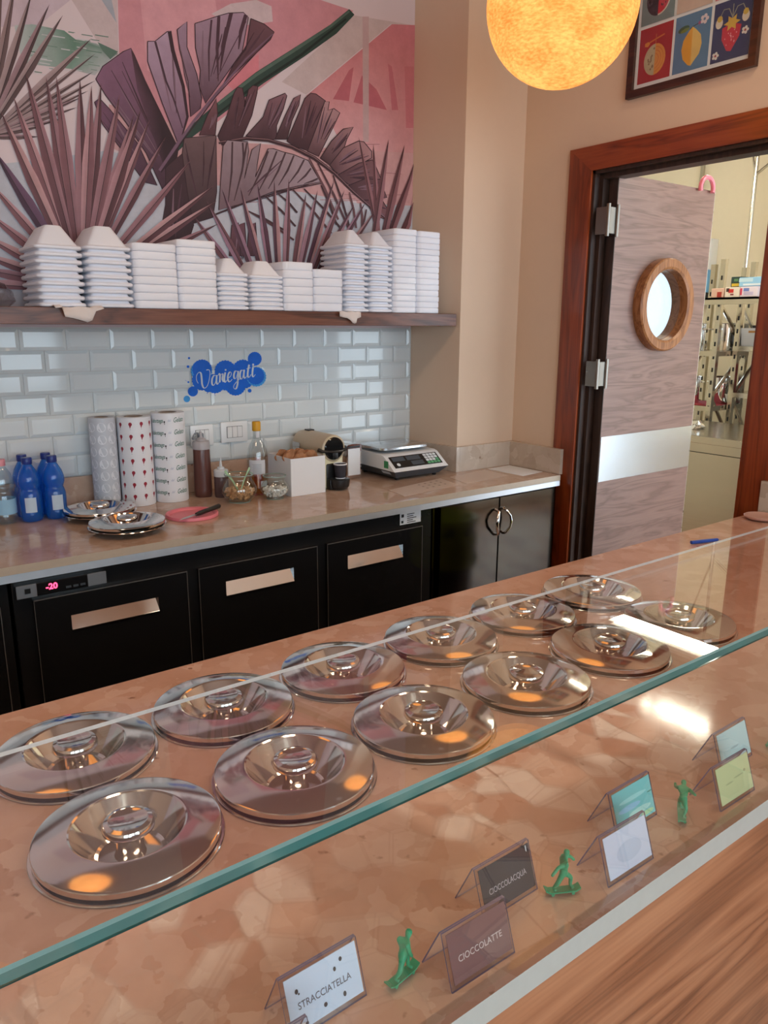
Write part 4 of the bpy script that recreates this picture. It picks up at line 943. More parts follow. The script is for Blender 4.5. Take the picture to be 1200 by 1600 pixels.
# banana leaves
pr = layer(0.0024)
pr.stroke([(549, 19), (520, 46), (470, 80), (405, 122), (345, 168), (296, 208), (270, 240)], [12, 17, 20, 21, 19, 15, 6], mc(44, 66, 56))
pr.stroke([(545, 18), (515, 42), (465, 75), (400, 117), (340, 163)], [3, 4, 5, 5, 4], mc(76, 100, 84)); pr.stroke([(540, 30), (470, 86), (400, 132), (340, 178)], [3, 4, 4, 3], mc(26, 40, 34))
fin(pr, [(149, 124), (160, 104), (174, 94), (192, 81), (204, 76), (210, 88), (226, 126), (245, 165), (278, 232), (268, 300), (255, 300), (228, 240), (195, 190), (165, 150)], mc(128, 84, 106), mc(64, 40, 50), (275, 290), 6)
pr.poly([(204, 78), (212, 92), (228, 130), (246, 168), (278, 232), (266, 290), (236, 205), (214, 140)], [mc(74, 44, 52), mc(64, 40, 46), mc(56, 36, 42), mc(54, 34, 40), mc(50, 32, 38), mc(50, 32, 38), mc(74, 46, 58), mc(92, 58, 72)])
fin(pr, [(147, 160), (155, 154), (170, 170), (215, 225), (245, 290), (225, 285), (190, 235), (160, 195)], mc(112, 70, 92), mc(72, 46, 58), (240, 290), 3)
fin(pr, [(287, 216), (337, 212), (338, 300), (332, 340), (300, 350), (290, 300), (283, 250)], mc(106, 78, 78), mc(58, 38, 42), (315, 345), 4)
fin(pr, [(258, 262), (284, 240), (292, 300), (302, 352), (280, 420), (240, 420), (258, 320)], mc(72, 46, 52), mc(50, 32, 36), (270, 400), 3)
rA = ZA(250, 1050)
fin(pr, [ZA(*p) for p in ((0, 235), (60, 235), (160, 155), (190, 150), (215, 300), (300, 600), (330, 850), (270, 1040), (240, 1050), (120, 740), (0, 400))], mc(172, 140, 156), mc(112, 76, 94), rA, 3)
pr.stroke([ZA(*p) for p in ((178, 155), (205, 310), (290, 600), (325, 850), (280, 1010))], [6, 6, 5, 4, 2], mc(58, 34, 42)); pr.stroke([ZA(*p) for p in ((62, 238), (150, 560), (210, 700), (285, 940))], [3.4, 3, 2.5, 1.5], mc(70, 44, 54))
fin(pr, [ZA(*p) for p in ((240, 140), (320, 75), (320, 280), (400, 500), (440, 700), (430, 780), (350, 850), (330, 560), (260, 300))], mc(158, 124, 140), mc(90, 58, 70), ZA(380, 860), 3)
fin(pr, [ZA(*p) for p in ((385, 90), (450, 70), (570, 30), (660, 5), (780, 0), (820, 40), (770, 320), (600, 560), (470, 740), (420, 600), (430, 470), (390, 290))], mc(164, 130, 144), mc(86, 54, 66), ZA(450, 760), 5)
for a, b_, w_ in (((580, 30), (575, 560), 5), ((520, 60), (500, 560), 3), ((680, 5), (590, 480), 6), ((800, 20), (740, 300), 6), ((640, 120), (600, 430), 4)): pr.stroke([ZA(*a), ZA((a[0]+b_[0])/2-12, (a[1]+b_[1])/2), ZA(*b_)], [w_, w_, 1.5], mc(76, 46, 56))
fin(pr, [ZA(*p) for p in ((840, 50), (950, 95), (1030, 160), (1000, 220), (620, 580), (700, 420), (800, 300))], mc(104, 66, 72), mc(70, 42, 50), ZA(620, 580), 4)
pr.stroke([ZA(*p) for p in ((1020, 175), (800, 380), (560, 660), (380, 880), (250, 1060), (100, 1290))], [2, 3, 4, 4, 5, 6], mc(112, 80, 96)); pr.stroke([ZA(*p) for p in ((1010, 195), (560, 680), (260, 1080), (110, 1300))], [1, 1.5, 2, 2.5], mc(56, 34, 42))
fin(pr, [ZA(*p) for p in ((490, 830), (560, 700), (570, 820), (550, 1000), (420, 1000))], mc(120, 74, 78), mc(84, 50, 56), ZA(490, 1000), 3)
RB = [ZB(*p) for p in ((40, 352), (200, 325), (330, 335), (470, 375), (600, 440), (720, 530), (830, 640), (920, 720), (1045, 815))]
for pts, ce, cr_, rt in (
    (((35, 310), (90, 190), (130, 60), (150, 25), (180, 30), (195, 110), (190, 140), (215, 40), (240, 15), (270, 20), (265, 60), (235, 190), (180, 320), (60, 365)), (104, 64, 70), (66, 40, 46), (120, 350)),
    (((200, 310), (300, 200), (335, 100), (430, 60), (440, 75), (420, 150), (380, 250), (380, 330), (300, 330)), (130, 88, 94), (62, 38, 44), (300, 340)),
    (((370, 330), (430, 190), (480, 90), (520, 68), (510, 130), (470, 220), (440, 330)), (132, 90, 94), (64, 40, 44), (400, 345)),
    (((440, 340), (500, 200), (545, 90), (580, 60), (610, 65), (665, 105), (640, 200), (570, 400), (480, 370)), (118, 78, 82), (64, 38, 44), (520, 390)),
    (((560, 400), (620, 240), (660, 110), (688, 110), (680, 160), (715, 150), (750, 175), (710, 260), (625, 430)), (176, 130, 128), (84, 52, 56), (600, 430)),
    (((635, 440), (700, 340), (770, 270), (828, 258), (790, 330), (770, 395), (690, 480)), (156, 112, 112), (74, 46, 50), (655, 465)),
    (((690, 480), (770, 380), (860, 340), (890, 345), (935, 400), (935, 440), (900, 460), (760, 540), (720, 520)), (168, 120, 118), (86, 54, 58), (700, 500)),
    (((735, 540), (860, 470), (940, 450), (960, 490), (990, 560), (960, 570), (830, 610), (780, 580)), (126, 84, 86), (78, 48, 52), (740, 550)),
    (((800, 600), (900, 560), (990, 565), (1000, 610), (1025, 670), (950, 680), (880, 690)), (112, 72, 76), (74, 46, 50), (810, 620)),
    (((890, 685), (1000, 690), (1030, 740), (1050, 810), (960, 780)), (136, 88, 90), (84, 50, 54), (900, 700))):
    fin(pr, [ZB(*p) for p in pts], mc(*ce), mc(*cr_), ZB(*rt), 6)
pr.stroke(RB, [3, 6, 6, 6, 6, 5, 4, 3, 2], mc(62, 38, 42)); pr.stroke([(p[0], p[1]-1.2) for p in RB], [0.8]*9, mc(146, 104, 104))
fin(pr, [ZB(*p) for p in ((65, 370), (90, 335), (210, 345), (215, 400), (190, 560), (235, 390), (285, 355), (265, 480), (255, 550), (330, 385), (360, 385), (420, 405), (480, 420), (565, 455), (590, 500), (635, 580), (520, 600), (350, 640), (200, 700), (40, 745))], mc(160, 136, 138), mc(112, 84, 88), ZB(100, 740), 3)
for a, b_ in (((120, 345), (95, 700)), ((205, 350), (130, 690)), ((180, 350), (175, 520)), ((330, 400), (215, 660)), ((380, 400), (270, 640)), ((430, 410), (330, 620)), ((480, 425), (390, 600)), ((540, 450), (450, 590)), ((580, 500), (500, 585)), ((620, 560), (540, 590))): pr.stroke([ZB(*a), ZB((a[0]+b_[0])/2+8, (a[1]+b_[1])/2), ZB(*b_)], [2.6, 3.2, 1.2], mc(74, 50, 54))
pr.stroke([ZB(*p) for p in ((-30, 790), (200, 700), (400, 635), (640, 588))], [3, 3, 2.5, 1.5], mc(62, 40, 44))
for a, b_ in (((390, 650), (500, 760)), ((470, 620), (700, 880)), ((540, 620), (780, 880)), ((570, 440), (740, 800)), ((620, 470), (800, 850)), ((710, 540), (810, 860)), ((805, 640), (845, 850)), ((310, 660), (490, 840)), ((230, 760), (480, 920)), ((200, 745), (420, 860)), ((870, 700), (880, 860)), ((640, 600), (730, 830)), ((905, 740), (870, 870))): pr.stroke([ZB(*a), ZB((a[0]+b_[0])/2+5, (a[1]+b_[1])/2-4), ZB(*b_)], [2, 3.4, 3], mc(*random.choice([(84, 52, 56), (104, 66, 68), (70, 44, 48)])))
for x0_ in (375, 392, 365): fin(pr, [(x0_-8, 400), (x0_-4, 352), (x0_+6, 348), (x0_+10, 400)], mc(110, 66, 74), mc(70, 42, 48), (x0_, 420), 2)
pr.build('banana_leaf_print', 'mural_print', mural, mural.location)
# pink fans in front
pr = layer(0.0052)
PK = [(176, 128, 128), (164, 116, 118), (180, 134, 130), (150, 104, 108)]; PD = [(104, 64, 68), (88, 52, 56), (120, 76, 80)]
for bs, tp, w_ in (((600, 420), (559, 214), 8), ((592, 420), (582, 225), 9), ((575, 430), (606, 217), 11), ((585, 430), (631, 226), 12), ((590, 420), (648, 256), 12), ((600, 420), (660, 300), 12)): spike(pr, bs, tp, w_, mc(*random.choice([(150, 98, 100), (140, 90, 92)])), mc(*random.choice([(82, 46, 50), (96, 56, 58)])), True)
for i, tp in enumerate([(345, 295), (322, 314), (374, 293), (401, 287), (427, 281), (450, 279), (477, 301), (495, 297), (521, 281), (537, 297), (552, 320), (570, 316), (300, 336), (585, 330)]):
    spike(pr, ((tp[0]*0.30+440*0.70), 470), tp, 11, mc(*random.choice([(160, 116, 124), (146, 104, 118), (170, 122, 120)])), mc(*random.choice([(96, 60, 68), (84, 52, 64), (106, 66, 70)])), i % 2 == 0)
cF = (128, 452)
tips = [(-60, 440), (-60, 415), (-50, 390), (-40, 360), (-30, 325), (-20, 282), (-12, 232), (0, 174), (20, 151), (39, 114), (71, 121), (87, 120), (124, 124), (142, 134), (157, 131), (186, 148), (208, 180), (219, 171), (233, 187), (258, 214), (298, 250), (335, 289), (338, 314), (340, 350)]
order = sorted(range(len(tips)), key=lambda i: (i % 2, i))
for i in order:
    tp = tips[i]; purple = i in (6,)
    spike(pr, (cF[0]+(tp[0]-cF[0])*0.08, cF[1]+(tp[1]-cF[1])*0.08), tp, 19 if 5 < i < 18 else 15, mc(*((104, 70, 92) if purple else random.choice(PK))), mc(*((68, 44, 60) if purple else random.choice(PD))), i < 12)
pr.build('fan_palm_print', 'mural_print', mural, mural.location)

# ------------------------------------------------------------------ foam tubs and lids on the shelf
SZ = 1.5935
def rrect(hx_, hy_, r, n=4):
    pts = []
    for cx_, cy_, a in ((hx_-r, hy_-r, 0), (-hx_+r, hy_-r, 90), (-hx_+r, -hy_+r, 180), (hx_-r, -hy_+r, 270)):
        for k in range(n): pts.append((cx_+r*math.cos(math.radians(a+90*k/(n-1))), cy_+r*math.sin(math.radians(a+90*k/(n-1)))))
    return pts
def rings(bm, rs, cap0=False, cap1=False, mat=0):
    rows = [[bm.verts.new((x, y, z)) for x, y in rrect(a, b_, r)] for a, b_, r, z in rs]
    for A, B in zip(rows, rows[1:]):
        n = len(A)
        for k in range(n): bm.faces.new((A[k], A[(k+1) % n], B[(k+1) % n], B[k])).material_index = mat
    if cap0: bm.faces.new(list(reversed(rows[0]))).material_index = mat
    if cap1: bm.faces.new(rows[-1]).material_index = mat
def tub_mesh(w, d, h):
    bm = BM(); a, b_ = w/2, d/2; s = 0.45*h
    rings(bm, [(a-0.011-0.010, b_-0.021, 0.012, 0.0), (a-0.004, b_-0.004, 0.016, 0.0005), (a, b_, 0.018, 0.004), (a, b_, 0.018, 0.010), (a-0.004, b_-0.004, 0.016, 0.0135), (a-0.010, b_-0.010, 0.014, 0.0138), (a-0.010-s, b_-0.010-s, 0.014, h-0.004), (a-0.014-s, b_-0.014-s, 0.012, h)], cap0=False, cap1=True)
    rings(bm, [(a-0.021, b_-0.021, 0.012, 0.0), (a-0.021-s*0.93, b_-0.021-s*0.93, 0.012, h-0.012)], cap1=True)
    return mesh_of('foam_tub', bm, 'foam_white', True, 40)
def flat_mesh(w, d, p):
    bm = BM(); a, b_ = w/2, d/2
    rings(bm, [(a-0.004, b_-0.004, 0.014, 0.0), (a-0.0012, b_-0.0012, 0.016, 0.0015), (a, b_, 0.018, 0.004), (a, b_, 0.018, p-0.004), (a-0.0012, b_-0.0012, 0.016, p-0.0015), (a-0.004, b_-0.004, 0.014, p-0.0002)], True, True)
    return mesh_of('foam_tray', bm, 'foam_white', True, 40)
STACKS = [('A', 0.611, 0.751, 0.185, 0.060, 9, 0.23, 'leftmost stack'), ('A', 0.759, 0.905, 0.191, 0.062, 9, 0.23, 'second stack from the left'),
          ('B', 0.909, 1.058, 0.2075, 0, 8, 0.225, 'third stack from the left'), ('B', 1.061, 1.202, 0.2275, 0, 9, 0.225, 'fourth stack from the left'),
          ('A', 1.207, 1.322, 0.128, 0.050, 8, 0.185, 'fifth stack from the left'), ('A', 1.330, 1.464, 0.125, 0.050, 8, 0.185, 'sixth stack from the left'),
          ('B', 1.466, 1.594, 0.1765, 0, 6, 0.185, 'seventh stack from the left'), ('B', 1.597, 1.728, 0.1555, 0, 5, 0.185, 'lowest stack of all'),
          ('A', 1.738, 1.853, 0.2585, 0.053, 13, 0.20, 'fourth stack from the right'), ('A', 1.856, 1.971, 0.2585, 0.053, 13, 0.20, 'third stack from the right'),
          ('B', 1.976, 2.096, 0.329, 0, 14, 0.20, 'second stack from the right'), ('B', 2.100, 2.222, 0.328, 0, 14, 0.20, 'rightmost stack')]
for kd, x0_, x1_, hh, extra, n, dep, where in STACKS:
    w_ = x1_-x0_; cx_ = (x0_+x1_)/2; cy_ = 2.564+dep/2
    if kd == 'A':
        p_ = (hh-0.0138)/(n-1); me = tub_mesh(w_, dep, 0.0138+extra)
    else: p_ = hh/n; me = flat_mesh(w_, dep, p_)
    for k in range(n):
        o = put('foam_tub' if kd == 'A' else 'foam_tray', me, None, (cx_+random.uniform(-1, 1)*0.0014, cy_+random.uniform(-1, 1)*0.0014, SZ+k*p_))
        o.rotation_euler.z = random.uniform(-0.006, 0.006)
        fromtop = n-1-k
        pos = 'topmost' if fromtop == 0 else ('bottom' if k == 0 else ORD[fromtop]+' from the top')
        tag(o, 'white foam %s, %s in the %s' % ('tub' if kd == 'A' else 'tray', pos, where), 'tub' if kd == 'A' else 'tray', 'white foam %s on the shelf' % ('tubs' if kd == 'A' else 'trays'))
# hanging paper liners
def sheet(name, label, pts3, thick=0.0006, mat='white_paper', cat='paper'):
    bm = BM(); rows = [[bm.verts.new(p) for p in r] for r in pts3]
    for A, B in zip(rows, rows[1:]):
        for k in range(len(A)-1): bm.faces.new((A[k], A[k+1], B[k+1], B[k]))
    o = tag(part(name, bm, mat, None, angle=60), label, cat)
    md = o.modifiers.new('thickness', 'SOLIDIFY'); md.thickness = thick; md.offset = 0
    return o
plain('liner_paper', lin((226, 214, 208)), 0.7)
def drape(label, x0_, x1_, prof):      # prof: per column fraction -> drop below the shelf top edge
    rows = []; n = len(prof)
    for t in (0.0, 0.3, 0.45, 0.6, 0.8, 1.0):
        r = []
        for i, (fx, dr_, wave) in enumerate(prof):
            x = x0_+(x1_-x0_)*fx
            if t <= 0.45: r.append((x, 2.568-(0.026/0.45)*t+0.0, 1.5945+0.002*math.sin(i*1.9)+0.006*wave*t))
            else:
                q = (t-0.45)/0.55; r.append((x+0.004*wave*q, 2.543-0.004-0.010*abs(wave)*q, 1.5945-dr_*q+0.006*wave*(1-q)))
        rows.append(r)
    sheet('paper_liner', label, rows, mat='liner_paper')
drape('crumpled white paper liner hanging over the shelf edge below the left tubs', 0.640, 0.785, [(0, 0.004, 1.2), (0.12, 0.002, 1.6), (0.22, 0.03, 0.3), (0.4, 0.034, -0.3), (0.55, 0.040, 0), (0.68, 0.046, 0.2), (0.78, 0.040, 0.2), (0.85, 0.012, 0.8), (1.0, 0.004, 1.4)])
drape('white paper liner tongue hanging over the shelf edge below the lowest lids', 1.690, 1.790, [(0, 0.018, 0), (0.15, 0.022, 0.1), (0.35, 0.024, 0), (0.5, 0.032, 0), (0.6, 0.042, 0), (0.7, 0.045, 0), (0.78, 0.042, 0), (0.82, 0.026, 0), (1.0, 0.020, 0)])
thin_glass('plastic_wrap', (0.72, 0.68, 0.68), 1.5, 0.08)
t = thing('plastic_bag', 'crumpled clear plastic bag on the shelf beside the left tubs', 'bag', (0.50, 2.66, SZ+0.001))
bm = BM(); bmesh.ops.create_icosphere(bm, subdivisions=3, radius=0.06)
for v in bm.verts: v.co *= random.uniform(0.85, 1.1); v.co.z = max(0.0, v.co.z*0.75+0.03)
part('bag_film', bm, 'plastic_wrap', t, smooth=False)
# ------------------------------------------------------------------ things on the back worktop
Z0 = WZ + 0.0003
tinted_plastic('bottle_blue', (0.34, 0.66, 1.0), (0.04, 0.34, 0.95), 0.38)
thin_glass('bottle_clear', (0.84, 0.91, 0.94), 1.8)
plain('cap_blue', lin((20, 48, 130)), 0.35); plain('label_pale', lin((196, 214, 232)), 0.5); plain('label_water', lin((150, 196, 226)), 0.5); plain('cap_pink', lin((226, 150, 160)), 0.4)
BP = [(0.0, 0.003), (0.022, 0.0), (0.032, 0.004), (0.035, 0.014), (0.0355, 0.03), (0.0345, 0.05), (0.0355, 0.07), (0.035, 0.09), (0.031, 0.104), (0.0285, 0.110), (0.031, 0.117), (0.0345, 0.128), (0.034, 0.145), (0.028, 0.166), (0.018, 0.184), (0.0135, 0.192), (0.0135, 0.200)]
def bottle(label, x, y, rz, glass, capm, labm, group):
    t = thing('water_bottle', label, 'bottle', (x, y, Z0), rz, group)
    bm = BM(); lathe(bm, BP, 32); part('bottle_body', bm, glass, t, angle=60)
    bm = BM(); lathe(bm, [(0, 0.006), (0.031, 0.006), (0.0335, 0.03), (0.0325, 0.05), (0.0335, 0.07), (0.033, 0.09), (0.029, 0.104), (0.0268, 0.11), (0.029, 0.117), (0.0325, 0.128), (0.032, 0.142), (0, 0.142)], 24); part('water', bm, 'water_blue' if 'blue' in glass else 'water_clear', t, angle=60)
    bm = BM(); lathe(bm, [(0.0155, 0.193), (0.016, 0.195), (0.016, 0.212), (0.0145, 0.2145), (0, 0.2145)], 24); part('bottle_cap', bm, capm, t)
    bm = BM(); a0_, a1_ = (-0.5, 0.5) if 'blue' in glass else (-3.1, 3.1)
    lathe(bm, [(0.0362, 0.035), (0.0362, 0.085)], 24, a0=a0_-1.9, a1=a1_-1.9); part('bottle_label', bm, labm, t)
thin_glass('water_blue', (0.80, 0.92, 1.0), 1.12); thin_glass('water_clear', (0.97, 0.99, 1.0), 1.12)
bottle('blue water bottle in front, right of the clear bottle', 0.552, 2.698, 0.1, 'bottle_blue', 'cap_blue', 'label_pale', 'blue water bottles')
bottle('blue water bottle in front, nearest the loose lids', 0.629, 2.694, 0.3, 'bottle_blue', 'cap_blue', 'label_pale', 'blue water bottles')
bottle('blue water bottle at the wall, behind the one next to the clear bottle', 0.552, 2.771, 0.9, 'bottle_blue', 'cap_blue', 'label_pale', 'blue water bottles')
bottle('blue water bottle at the wall, behind the one nearest the lids', 0.627, 2.768, 1.5, 'bottle_blue', 'cap_blue', 'label_pale', 'blue water bottles')
bottle('clear water bottle with pink cap at the left frame edge', 0.474, 2.712, 0.4, 'bottle_clear', 'cap_pink', 'label_water', None)

# paper rolls
plain('roll_white', lin((232, 234, 240)), 0.45, var=0.01); plain('roll_grey', lin((196, 202, 212)), 0.45, var=0.02); plain('sticker_white', lin((226, 230, 238)), 0.4)
plain('card_core', lin((150, 130, 116)), 0.8); plain('icon_red', lin((150, 28, 52)), 0.5); plain('print_green', lin((52, 112, 96)), 0.5); plain('print_black', (0.02, 0.02, 0.025), 0.5); plain('print_pale', lin((190, 196, 214)), 0.5)
def roll(name, label, x, y, r, h, mt, core=0.034):
    t = thing(name, label, 'paper roll', (x, y, Z0))
    bm = BM(); lathe(bm, [(core, 0.0), (r-0.001, 0.0), (r, 0.001), (r, h-0.001), (r-0.001, h), (core, h)], 64); part('paper', bm, mt, t)
    bm = BM(); lathe(bm, [(core-0.0005, h-0.001), (core-0.0005, 0.002)], 40); lathe(bm, [(core-0.004, 0.002), (core-0.004, h-0.001), (core-0.0005, h-0.001)], 40); part('core', bm, 'card_core', t)
    return t
def cyl(r): return lambda co: Vector((( r+co.z)*math.sin(co.x/r), -(r+co.z)*math.cos(co.x/r), co.y))
FACE = math.radians(-37)     # turn prints toward the shop floor
t = roll('sticker_roll', 'pale grey roll of round white stickers behind the red printed roll', 0.822, 2.757, 0.046, 0.325, 'roll_grey', 0.025)
for i in range(7):
    for j in range(5):
        bm = BM(); f = cyl(0.0464); n = 20
        vs = [bm.verts.new(f(Vector((0.046*math.radians(-75+j*46)+0.0155*math.cos(2*math.pi*k/n), 0.034+i*0.043+0.0165*math.sin(2*math.pi*k/n), 0)))) for k in range(n)]; bm.faces.new(vs)
        part('round_sticker', bm, 'sticker_white', t, smooth=False)
t.rotation_euler.z = FACE
t = roll('paper_roll', 'white paper roll printed with small red cone icons', 0.932, 2.745, 0.060, 0.322, 'roll_white'); t.rotation_euler.z = FACE
R_ = 0.0603
for i in range(7):
    for j in range(-3, 4):
        xx = R_*math.radians(j*37+6); zz = 0.038+i*0.0435+0.001*j; f = cyl(R_); bm = BM()
        n = 12; bm.faces.new([bm.verts.new(f(Vector((xx+0.0062*math.cos(2*math.pi*k/n), zz+0.0068*math.sin(2*math.pi*k/n), 0.0001)))) for k in range(n)])
        bm.faces.new([bm.verts.new(f(Vector((xx+a, zz+b_, 0.00005)))) for a, b_ in ((-0.004, -0.005), (0.003, -0.005), (-0.0015, -0.016))])
        bm.faces.new([bm.verts.new(f(Vector((xx+a, zz+b_, 0.00005)))) for a, b_ in ((-0.0026, -0.019), (0.001, -0.019), (0.001, -0.0182), (-0.0026, -0.0182))]).material_index = 1
        part('cone_icon', bm, ['icon_red', 'print_black'], t, smooth=False)
t = roll('paper_roll', 'white paper roll printed with green lettering', 1.055, 2.735, 0.0605, 0.330, 'roll_white'); t.rotation_euler.z = FACE
R_ = 0.0608
for i in range(7):
    zz = 0.040+i*0.0440
    for body, xx, sz, mt, wd in (('labottega', -0.025, 0.021, 'print_green', 0.048), ('del', 0.021, 0.013, 'print_pale', 0.012), ('Gelato', 0.058, 0.025, 'print_green', 0.044), ('Gelato', -0.083, 0.025, 'print_green', 0.044)):
        bm = BM(); text_mesh(bm, body, sz, lambda co, xx=xx, zz=zz: cyl(R_)(Vector((co.x+xx, co.y+zz+(co.x+xx)*0.03, 0.0001+max(0, co.z)))), depth=0.00005, shear=0.35, width=wd, bold=0.0002)
        part('lettering', bm, mt, t, smooth=False)
    bm = BM(); f = cyl(R_); n = 8
    for (a, b_, r_) in ((0.0045, -0.004, 0.0028),): bm.faces.new([bm.verts.new(f(Vector((a+r_*math.cos(2*math.pi*k/n), zz+b_+r_*1.3*math.sin(2*math.pi*k/n), 0.0001)))) for k in range(n)])
    bm.faces.new([bm.verts.new(f(Vector((a, zz+b_, 0.0001)))) for a, b_ in ((0.0035, -0.007), (0.0055, -0.007), (0.006, -0.014), (0.0045, -0.014))])
    part('figure_icon', bm, 'print_black', t, smooth=False)

# squeeze bottles
plain('sauce_brown', lin((92, 56, 50)), 0.3, var=0.15, scale=30); plain('cap_grey', lin((170, 166, 170)), 0.4); plain('cap_white', lin((206, 212, 218)), 0.4); plain('sauce_dark', lin((84, 66, 68)), 0.25, var=0.1, scale=30)
t = thing('squeeze_bottle', 'tall squeeze bottle of brown sauce with grey spout cap', 'bottle', (1.175, 2.722, Z0))
bm = BM(); lathe(bm, [(0, 0), (0.030, 0), (0.033, 0.004), (0.0335, 0.02), (0.0325, 0.10), (0.0315, 0.178), (0.030, 0.186)], 32); part('bottle_body', bm, 'sauce_brown', t)
bm = BM(); lathe(bm, [(0.031, 0.183), (0.0325, 0.184), (0.0325, 0.210), (0.030, 0.214), (0.020, 0.216), (0.018, 0.222), (0.016, 0.224), (0.009, 0.226), (0.0055, 0.232), (0.0045, 0.250), (0, 0.250)], 32); cp = part('spout_cap', bm, 'cap_grey', t)
bm = BM(); tube(bm, [(0.0, 0, 0.222), (-0.012, 0, 0.245), (-0.024, -0.004, 0.245), (-0.034, -0.006, 0.232)], 0.003, 8); tube(bm, [(-0.024, -0.005, 0.228), (-0.036, -0.008, 0.226)], 0.006, 8); part('tip_cover', bm, 'grey_plastic', cp)
t = thing('squeeze_bottle', 'small squeeze bottle with pointed tip behind the hazelnut jar', 'bottle', (1.228, 2.672, Z0))
bm = BM(); lathe(bm, [(0, 0), (0.025, 0), (0.027, 0.004), (0.027, 0.078), (0.026, 0.082)], 28); part('bottle_body', bm, 'sauce_dark', t)
bm = BM(); lathe(bm, [(0.0265, 0.080), (0.0275, 0.081), (0.0275, 0.103), (0.025, 0.106), (0.014, 0.108), (0.013, 0.115), (0.006, 0.117), (0.0045, 0.132), (0.002, 0.15), (0, 0.151)], 28); part('pointed_cap', bm, 'cap_white', t)

# glass jars
def jar(name, label, x, y, prof, stuff_name):
    t = thing(name, label, 'jar', (x, y, Z0))
    bm = BM(); lathe(bm, prof, 40); part('glass_bowl', bm, 'glass_jar', t, angle=60)
    r_, z_ = max(prof[-4:], key=lambda c: c[0]); bm = BM(); lathe(bm, [(r_-0.0022, z_), (r_-0.0008, z_+0.0014), (r_+0.0008, z_+0.0012), (r_+0.001, z_-0.001), (r_-0.0008, z_-0.0014), (r_-0.0022, z_)], 40); part('glass_rim', bm, 'glass_rim', t, angle=60)
    r_, z_ = prof[2]; bm = BM(); lathe(bm, [(r_-0.002, 0.0002), (r_+0.0006, 0.0002), (r_+0.001, 0.0022), (r_-0.002, 0.0026)], 40); part('glass_foot', bm, 'glass_rim', t, angle=60)
    return t
plain('hazelnut', lin((206, 158, 112)), 0.6, var=0.18, scale=60); plain('marshmallow', lin((240, 238, 236)), 0.8); plain('spoon_green', lin((176, 214, 176)), 0.35)
t = jar('hazelnut_jar', 'round glass jar of hazelnuts with pale green spoons', 1.247, 2.560, [(0, 0.004), (0.036, 0.003), (0.040, 0.0), (0.042, 0.004), (0.055, 0.016), (0.0655, 0.036), (0.0655, 0.052), (0.056, 0.074), (0.048, 0.084), (0.047, 0.092), (0.052, 0.098), (0.0535, 0.103), (0.0515, 0.105), (0.049, 0.103)], 'n')
def fill(parent, name, mt, n, maxr, z0_, z1_, make):
    bm = BM(); placed = 0
    for k in range(n):
        z = random.uniform(z0_, z1_); f = (z-z0_)/(z1_-z0_); R = maxr(z); a = random.uniform(0, 2*math.pi); r = R*math.sqrt(random.uniform(0.15, 1))
        make(bm, Matrix.Translation((r*math.cos(a), r*math.sin(a), z)) @ Matrix.Rotation(random.uniform(0, 3), 4, Vector((random.random(), random.random(), 1)).normalized()))
    o = part(name, bm, mt, parent, angle=60); o['kind'] = 'stuff'; return o
def nut(bm, m_): r = bmesh.ops.create_icosphere(bm, subdivisions=1, radius=0.0062, matrix=m_ @ Matrix.Diagonal((1, 0.85, 1.1, 1)))
fill(t, 'hazelnuts', 'hazelnut', 240, lambda z: min(0.052, 0.026+z*0.80), 0.013, 0.050, nut)
for a, b_ in (((0.01, 0.02, 0.03), (-0.058, -0.008, 0.122)), ((0.0, -0.01, 0.04), (0.056, 0.02, 0.118))):
    bm = BM(); tube(bm, [a, ((a[0]+b_[0])/2, (a[1]+b_[1])/2, (a[2]+b_[2])/2+0.006), b_], [0.0035, 0.004, 0.0055], 8, flat=0.4); part('spoon', bm, 'spoon_green', t)
t = jar('marshmallow_jar', 'small glass jar of white mini marshmallows beside the white box', 1.379, 2.527, [(0, 0.003), (0.030, 0.003), (0.032, 0.0), (0.034, 0.003), (0.033, 0.008), (0.045, 0.018), (0.0555, 0.034), (0.0545, 0.046), (0.045, 0.062), (0.039, 0.071), (0.0385, 0.077), (0.043, 0.084), (0.044, 0.088), (0.042, 0.089), (0.040, 0.087)], 'm')
def mallow(bm, m_): lathe(bm, [(0, -0.004), (0.0042, -0.004), (0.0048, 0), (0.0042, 0.004), (0, 0.004)], 7, mtx=m_)
fill(t, 'marshmallows', 'marshmallow', 230, lambda z: min(0.047, 0.020+z*0.85), 0.014, 0.042, mallow)

# liquor bottle
thin_glass('spirit_glass', (0.84, 0.88, 0.89), 2.0); thin_glass('spirit_amber', (0.97, 0.74, 0.30), 1.15); plain('cap_yellow', lin((214, 158, 30)), 0.4); plain('spirit_label', lin((206, 208, 214)), 0.55)
t = thing('liquor_bottle', 'clear liquor bottle with yellow cap and amber rest', 'bottle', (1.364, 2.632, Z0))
bm = BM(); lathe(bm, [(0, 0.004), (0.034, 0.0), (0.038, 0.004), (0.0395, 0.03), (0.041, 0.12), (0.0405, 0.15), (0.037, 0.175), (0.028, 0.198), (0.0165, 0.216), (0.0145, 0.228), (0.0145, 0.262)], 36); part('bottle_body', bm, 'spirit_glass', t, angle=60)
bm = BM(); lathe(bm, [(0, 0.008), (0.034, 0.008), (0.0365, 0.03), (0.038, 0.075), (0, 0.075)], 28); part('amber_rest', bm, 'spirit_amber', t, angle=60)
bm = BM(); lathe(bm, [(0.0155, 0.248), (0.0165, 0.249), (0.0165, 0.281), (0.014, 0.284), (0, 0.284)], 28); part('bottle_cap', bm, 'cap_yellow', t)
bm = BM(); lathe(bm, [(0.0408, 0.085), (0.0418, 0.12), (0.0414, 0.140)], 24, a0=-2.9, a1=-1.3); lb_ = part('paper_label', bm, 'spirit_label', t)
